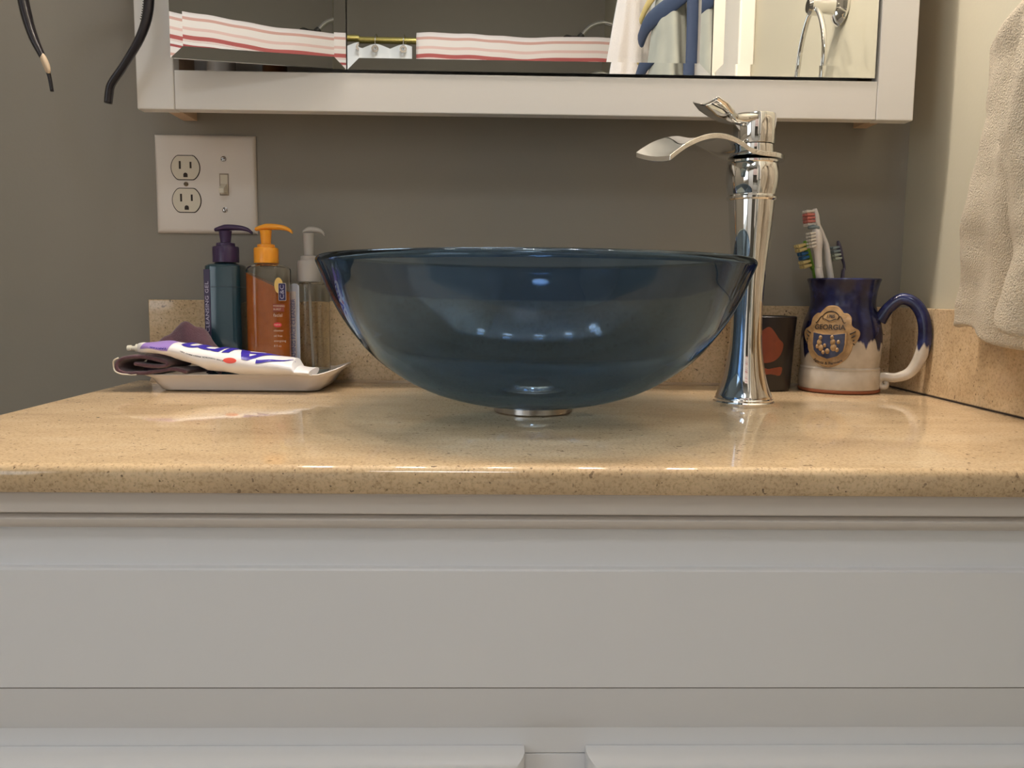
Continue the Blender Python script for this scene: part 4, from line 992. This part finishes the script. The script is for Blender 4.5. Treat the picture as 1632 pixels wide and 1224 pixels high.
def stripe_mat():
    m = bpy.data.materials.new('striped_terry'); m.use_nodes = True; nt = m.node_tree; b = nt.nodes['Principled BSDF']
    at = nt.nodes.new('ShaderNodeAttribute'); at.attribute_name = 'band'
    r = ramp(nt, at.outputs['Fac'], [(0.0, (0.80, 0.74, 0.70)), (0.10, (0.36, 0.08, 0.08)), (0.17, (0.78, 0.70, 0.66)), (0.34, (0.62, 0.36, 0.30)), (0.42, (0.80, 0.72, 0.66)), (0.62, (0.74, 0.50, 0.44)), (0.70, (0.80, 0.70, 0.64)), (0.84, (0.45, 0.11, 0.10)), (0.95, (0.80, 0.72, 0.68))])
    r.color_ramp.interpolation = 'CONSTANT'
    nt.links.new(r.outputs[0], b.inputs['Base Color']); b.inputs['Roughness'].default_value = 0.95
    return m
st = empty('striped_towel', (0.08, -2.46, 1.88), 'white towel with red and pink stripes draped over the brass rod', 'towel')
bm = bmesh.new()
def stf(a, b_):
    x = -0.300+0.770*a
    sag = 0.004*sin(a*9)+0.004*mn.noise(Vector((a*8, b_*2, 0)))
    L = 0.62; s = b_*L
    if s < 0.045: ang = pi*s/0.045; y = -2.46-0.0175*cos(ang); z = 1.868+0.0175*sin(ang)
    else: y = -2.4425+0.010*(1 if s > 0.1 else s*10)+0.006*sin(a*22)*min(1, (s-0.045)*6); z = 1.868-(s-0.045)
    return Vector((x, y, z+sag+0.010*(1-a)))
lay = bm.verts.layers.float.new('band')
V = grid(bm, 60, 80, stf)
for col in V:
    for j, v in enumerate(col): v[lay] = ((j/79*0.62-0.006)/0.125) % 1.0
build('front_fall', bm, stripe_mat(), st, smooth=True, sol=0.004)
bm = bmesh.new(); grid(bm, 30, 12, lambda a, b_: Vector((-0.300+0.77*a, -2.4775-0.004*sin(a*18)*b_, 1.868-0.45*b_+0.010*(1-a)+0.004*sin(a*9)))); build('back_fall', bm, WCUR, st, smooth=True, sol=0.004)
# shower head
sh = empty('wall_shower', (XR, -2.83, 2.03), 'chrome shower arm and dark spray head on the right wall over the tub', 'shower')
bm = bmesh.new(); lathe(bm, [(0, 0), (0.032, 0), (0.030, 0.006), (0.012, 0.012), (0, 0.012)], 24, (XR-0.001, -2.83, 2.050), ax=Matrix.Rotation(-pi/2, 3, 'Y')); build('flange', bm, CHROME, sh, smooth='auto')
bm = bmesh.new(); tube(bm, catmull([(XR-0.004, -2.83, 2.050), (0.455, -2.83, 2.062), (0.40, -2.83, 2.045), (0.362, -2.83, 2.005)], 6), 0.010, 12); build('arm', bm, CHROME, sh, smooth=True)
bm = bmesh.new(); lathe(bm, [(0, 0.0), (0.012, 0.0), (0.014, 0.02), (0.030, 0.035), (0.052, 0.050), (0.055, 0.060), (0.050, 0.064), (0, 0.064)], 32, (0.366, -2.83, 2.012), ax=Matrix.Rotation(R_(-140), 3, 'Y')); build('spray_head', bm, mat('dark_chrome', (0.20, 0.20, 0.20), 0.2, metal=1.0), sh, smooth='auto')
tub = empty('bathtub', (-0.37, -2.83, 0), 'white bathtub across the far end of the bathroom', 'bathtub')
TUBM = mat('tub_enamel', (0.78, 0.77, 0.74), 0.15)
bm = bmesh.new()
def tb(w_, d_, z, r): return [(-0.371+u, -2.835+v*0.96, z) for u, v in rrect(w_, d_, r, 6)]
loft(bm, [tb(1.752, 0.744, 0.002, 0.01), tb(1.752, 0.744, 0.40, 0.01), tb(1.745, 0.738, 0.41, 0.02), tb(1.60, 0.60, 0.41, 0.12), tb(1.56, 0.56, 0.38, 0.14), tb(1.40, 0.46, 0.08, 0.16), tb(1.2, 0.30, 0.06, 0.12)])
build('tub_shell', bm, TUBM, tub, smooth='auto')
# things hanging on the door
def hook(y, z, lab):
    h = empty('door_hook', (XR-0.03, y, z), lab, 'hook')
    bm = bmesh.new(); tube(bm, catmull([(XR-0.0285, y, z), (XR-0.055, y, z-0.004), (XR-0.075, y, z+0.004), (XR-0.082, y, z+0.024)], 5), 0.005, 10); build('hook_arm', bm, CHROME, h, smooth=True)
    box('hook_plate', XR-0.0285, XR-0.0235, y-0.011, y+0.011, z-0.03, z+0.03, CHROME, h, bevel=0.002)
hook(-1.66, 1.84, 'chrome hook on the door holding the white cloth'); hook(-1.36, 1.84, 'chrome hook on the door holding the grey green robe')
wt = empty('white_bath_towel', (0.43, -1.66, 1.84), 'white bath towel bunched on a hook on the door, seen in the middle mirror', 'towel')
bm = bmesh.new()
def wtf(a, b_):
    z = 1.865-1.0*b_; e = min(1, b_*2.2)
    ry = 0.030+0.078*e; rx = 0.030+0.060*e
    ang = 2*pi*a; f = 1+0.16*sin(5*ang+b_*3)*e+0.10*sin(9*ang+1)*e+0.05*mn.noise(Vector((3*cos(ang), 3*sin(ang), b_*6)))
    return Vector((min(0.396+rx*cos(ang)*f-0.014*e, XR-0.032), -1.66+ry*sin(ang)*f, z))
grid(bm, 72, 30, wtf, wrapu=True); build('hanging_cloth', bm, mat('white_terry', (0.80, 0.74, 0.70), 0.95, bump=(200, 0.5, 0.003)), wt, smooth=True, sub=1)
rbm = mat('grey_green_fabric', (0.47, 0.48, 0.42), 0.9, vary=(12, 0.2)); NAVY = mat('navy_trim', (0.045, 0.07, 0.14), 0.7)
ro = empty('bathrobe', (0.44, -1.36, 1.84), 'grey green robe with navy trim on a door hook, seen in the middle mirror', 'robe')
bm = bmesh.new()
def rof(a, b_):
    z = 1.86-1.15*b_; e = min(1, b_*2.6); ang = 2*pi*a
    f = 1+0.10*sin(4*ang+2*b_)*e+0.07*sin(7*ang+2)*e
    return Vector((min(0.440+(0.018+0.034*e)*cos(ang)*f, XR-0.032), -1.355+(0.03+0.105*e)*sin(ang)*f, z))
grid(bm, 64, 24, rof, wrapu=True); build('robe_body', bm, rbm, ro, smooth=True, sub=1)
bm = bmesh.new(); tube(bm, catmull([(0.440, -1.27, 1.85), (0.458, -1.225, 1.75), (0.466, -1.215, 1.60), (0.466, -1.215, 1.30), (0.466, -1.22, 0.80)], 6), 0.016, 12, flat=(0.5, 1.0)); build('front_trim', bm, NAVY, ro, smooth=True)
bm = bmesh.new(); tube(bm, catmull([(0.455, -1.215, 1.640), (0.424, -1.28, 1.625), (0.392, -1.38, 1.615), (0.388, -1.47, 1.60)], 6), 0.024, 12, flat=(1.0, 0.4)); build('shoulder_trim', bm, NAVY, ro, smooth=True)
bm = bmesh.new(); tube(bm, catmull([(0.430, -1.25, 1.70), (0.392, -1.38, 1.665), (0.386, -1.47, 1.648)], 6), 0.012, 10, flat=(1.0, 0.4)); build('yellow_stripe', bm, mat('yellow_trim', (0.75, 0.58, 0.22), 0.7), ro, smooth=True)
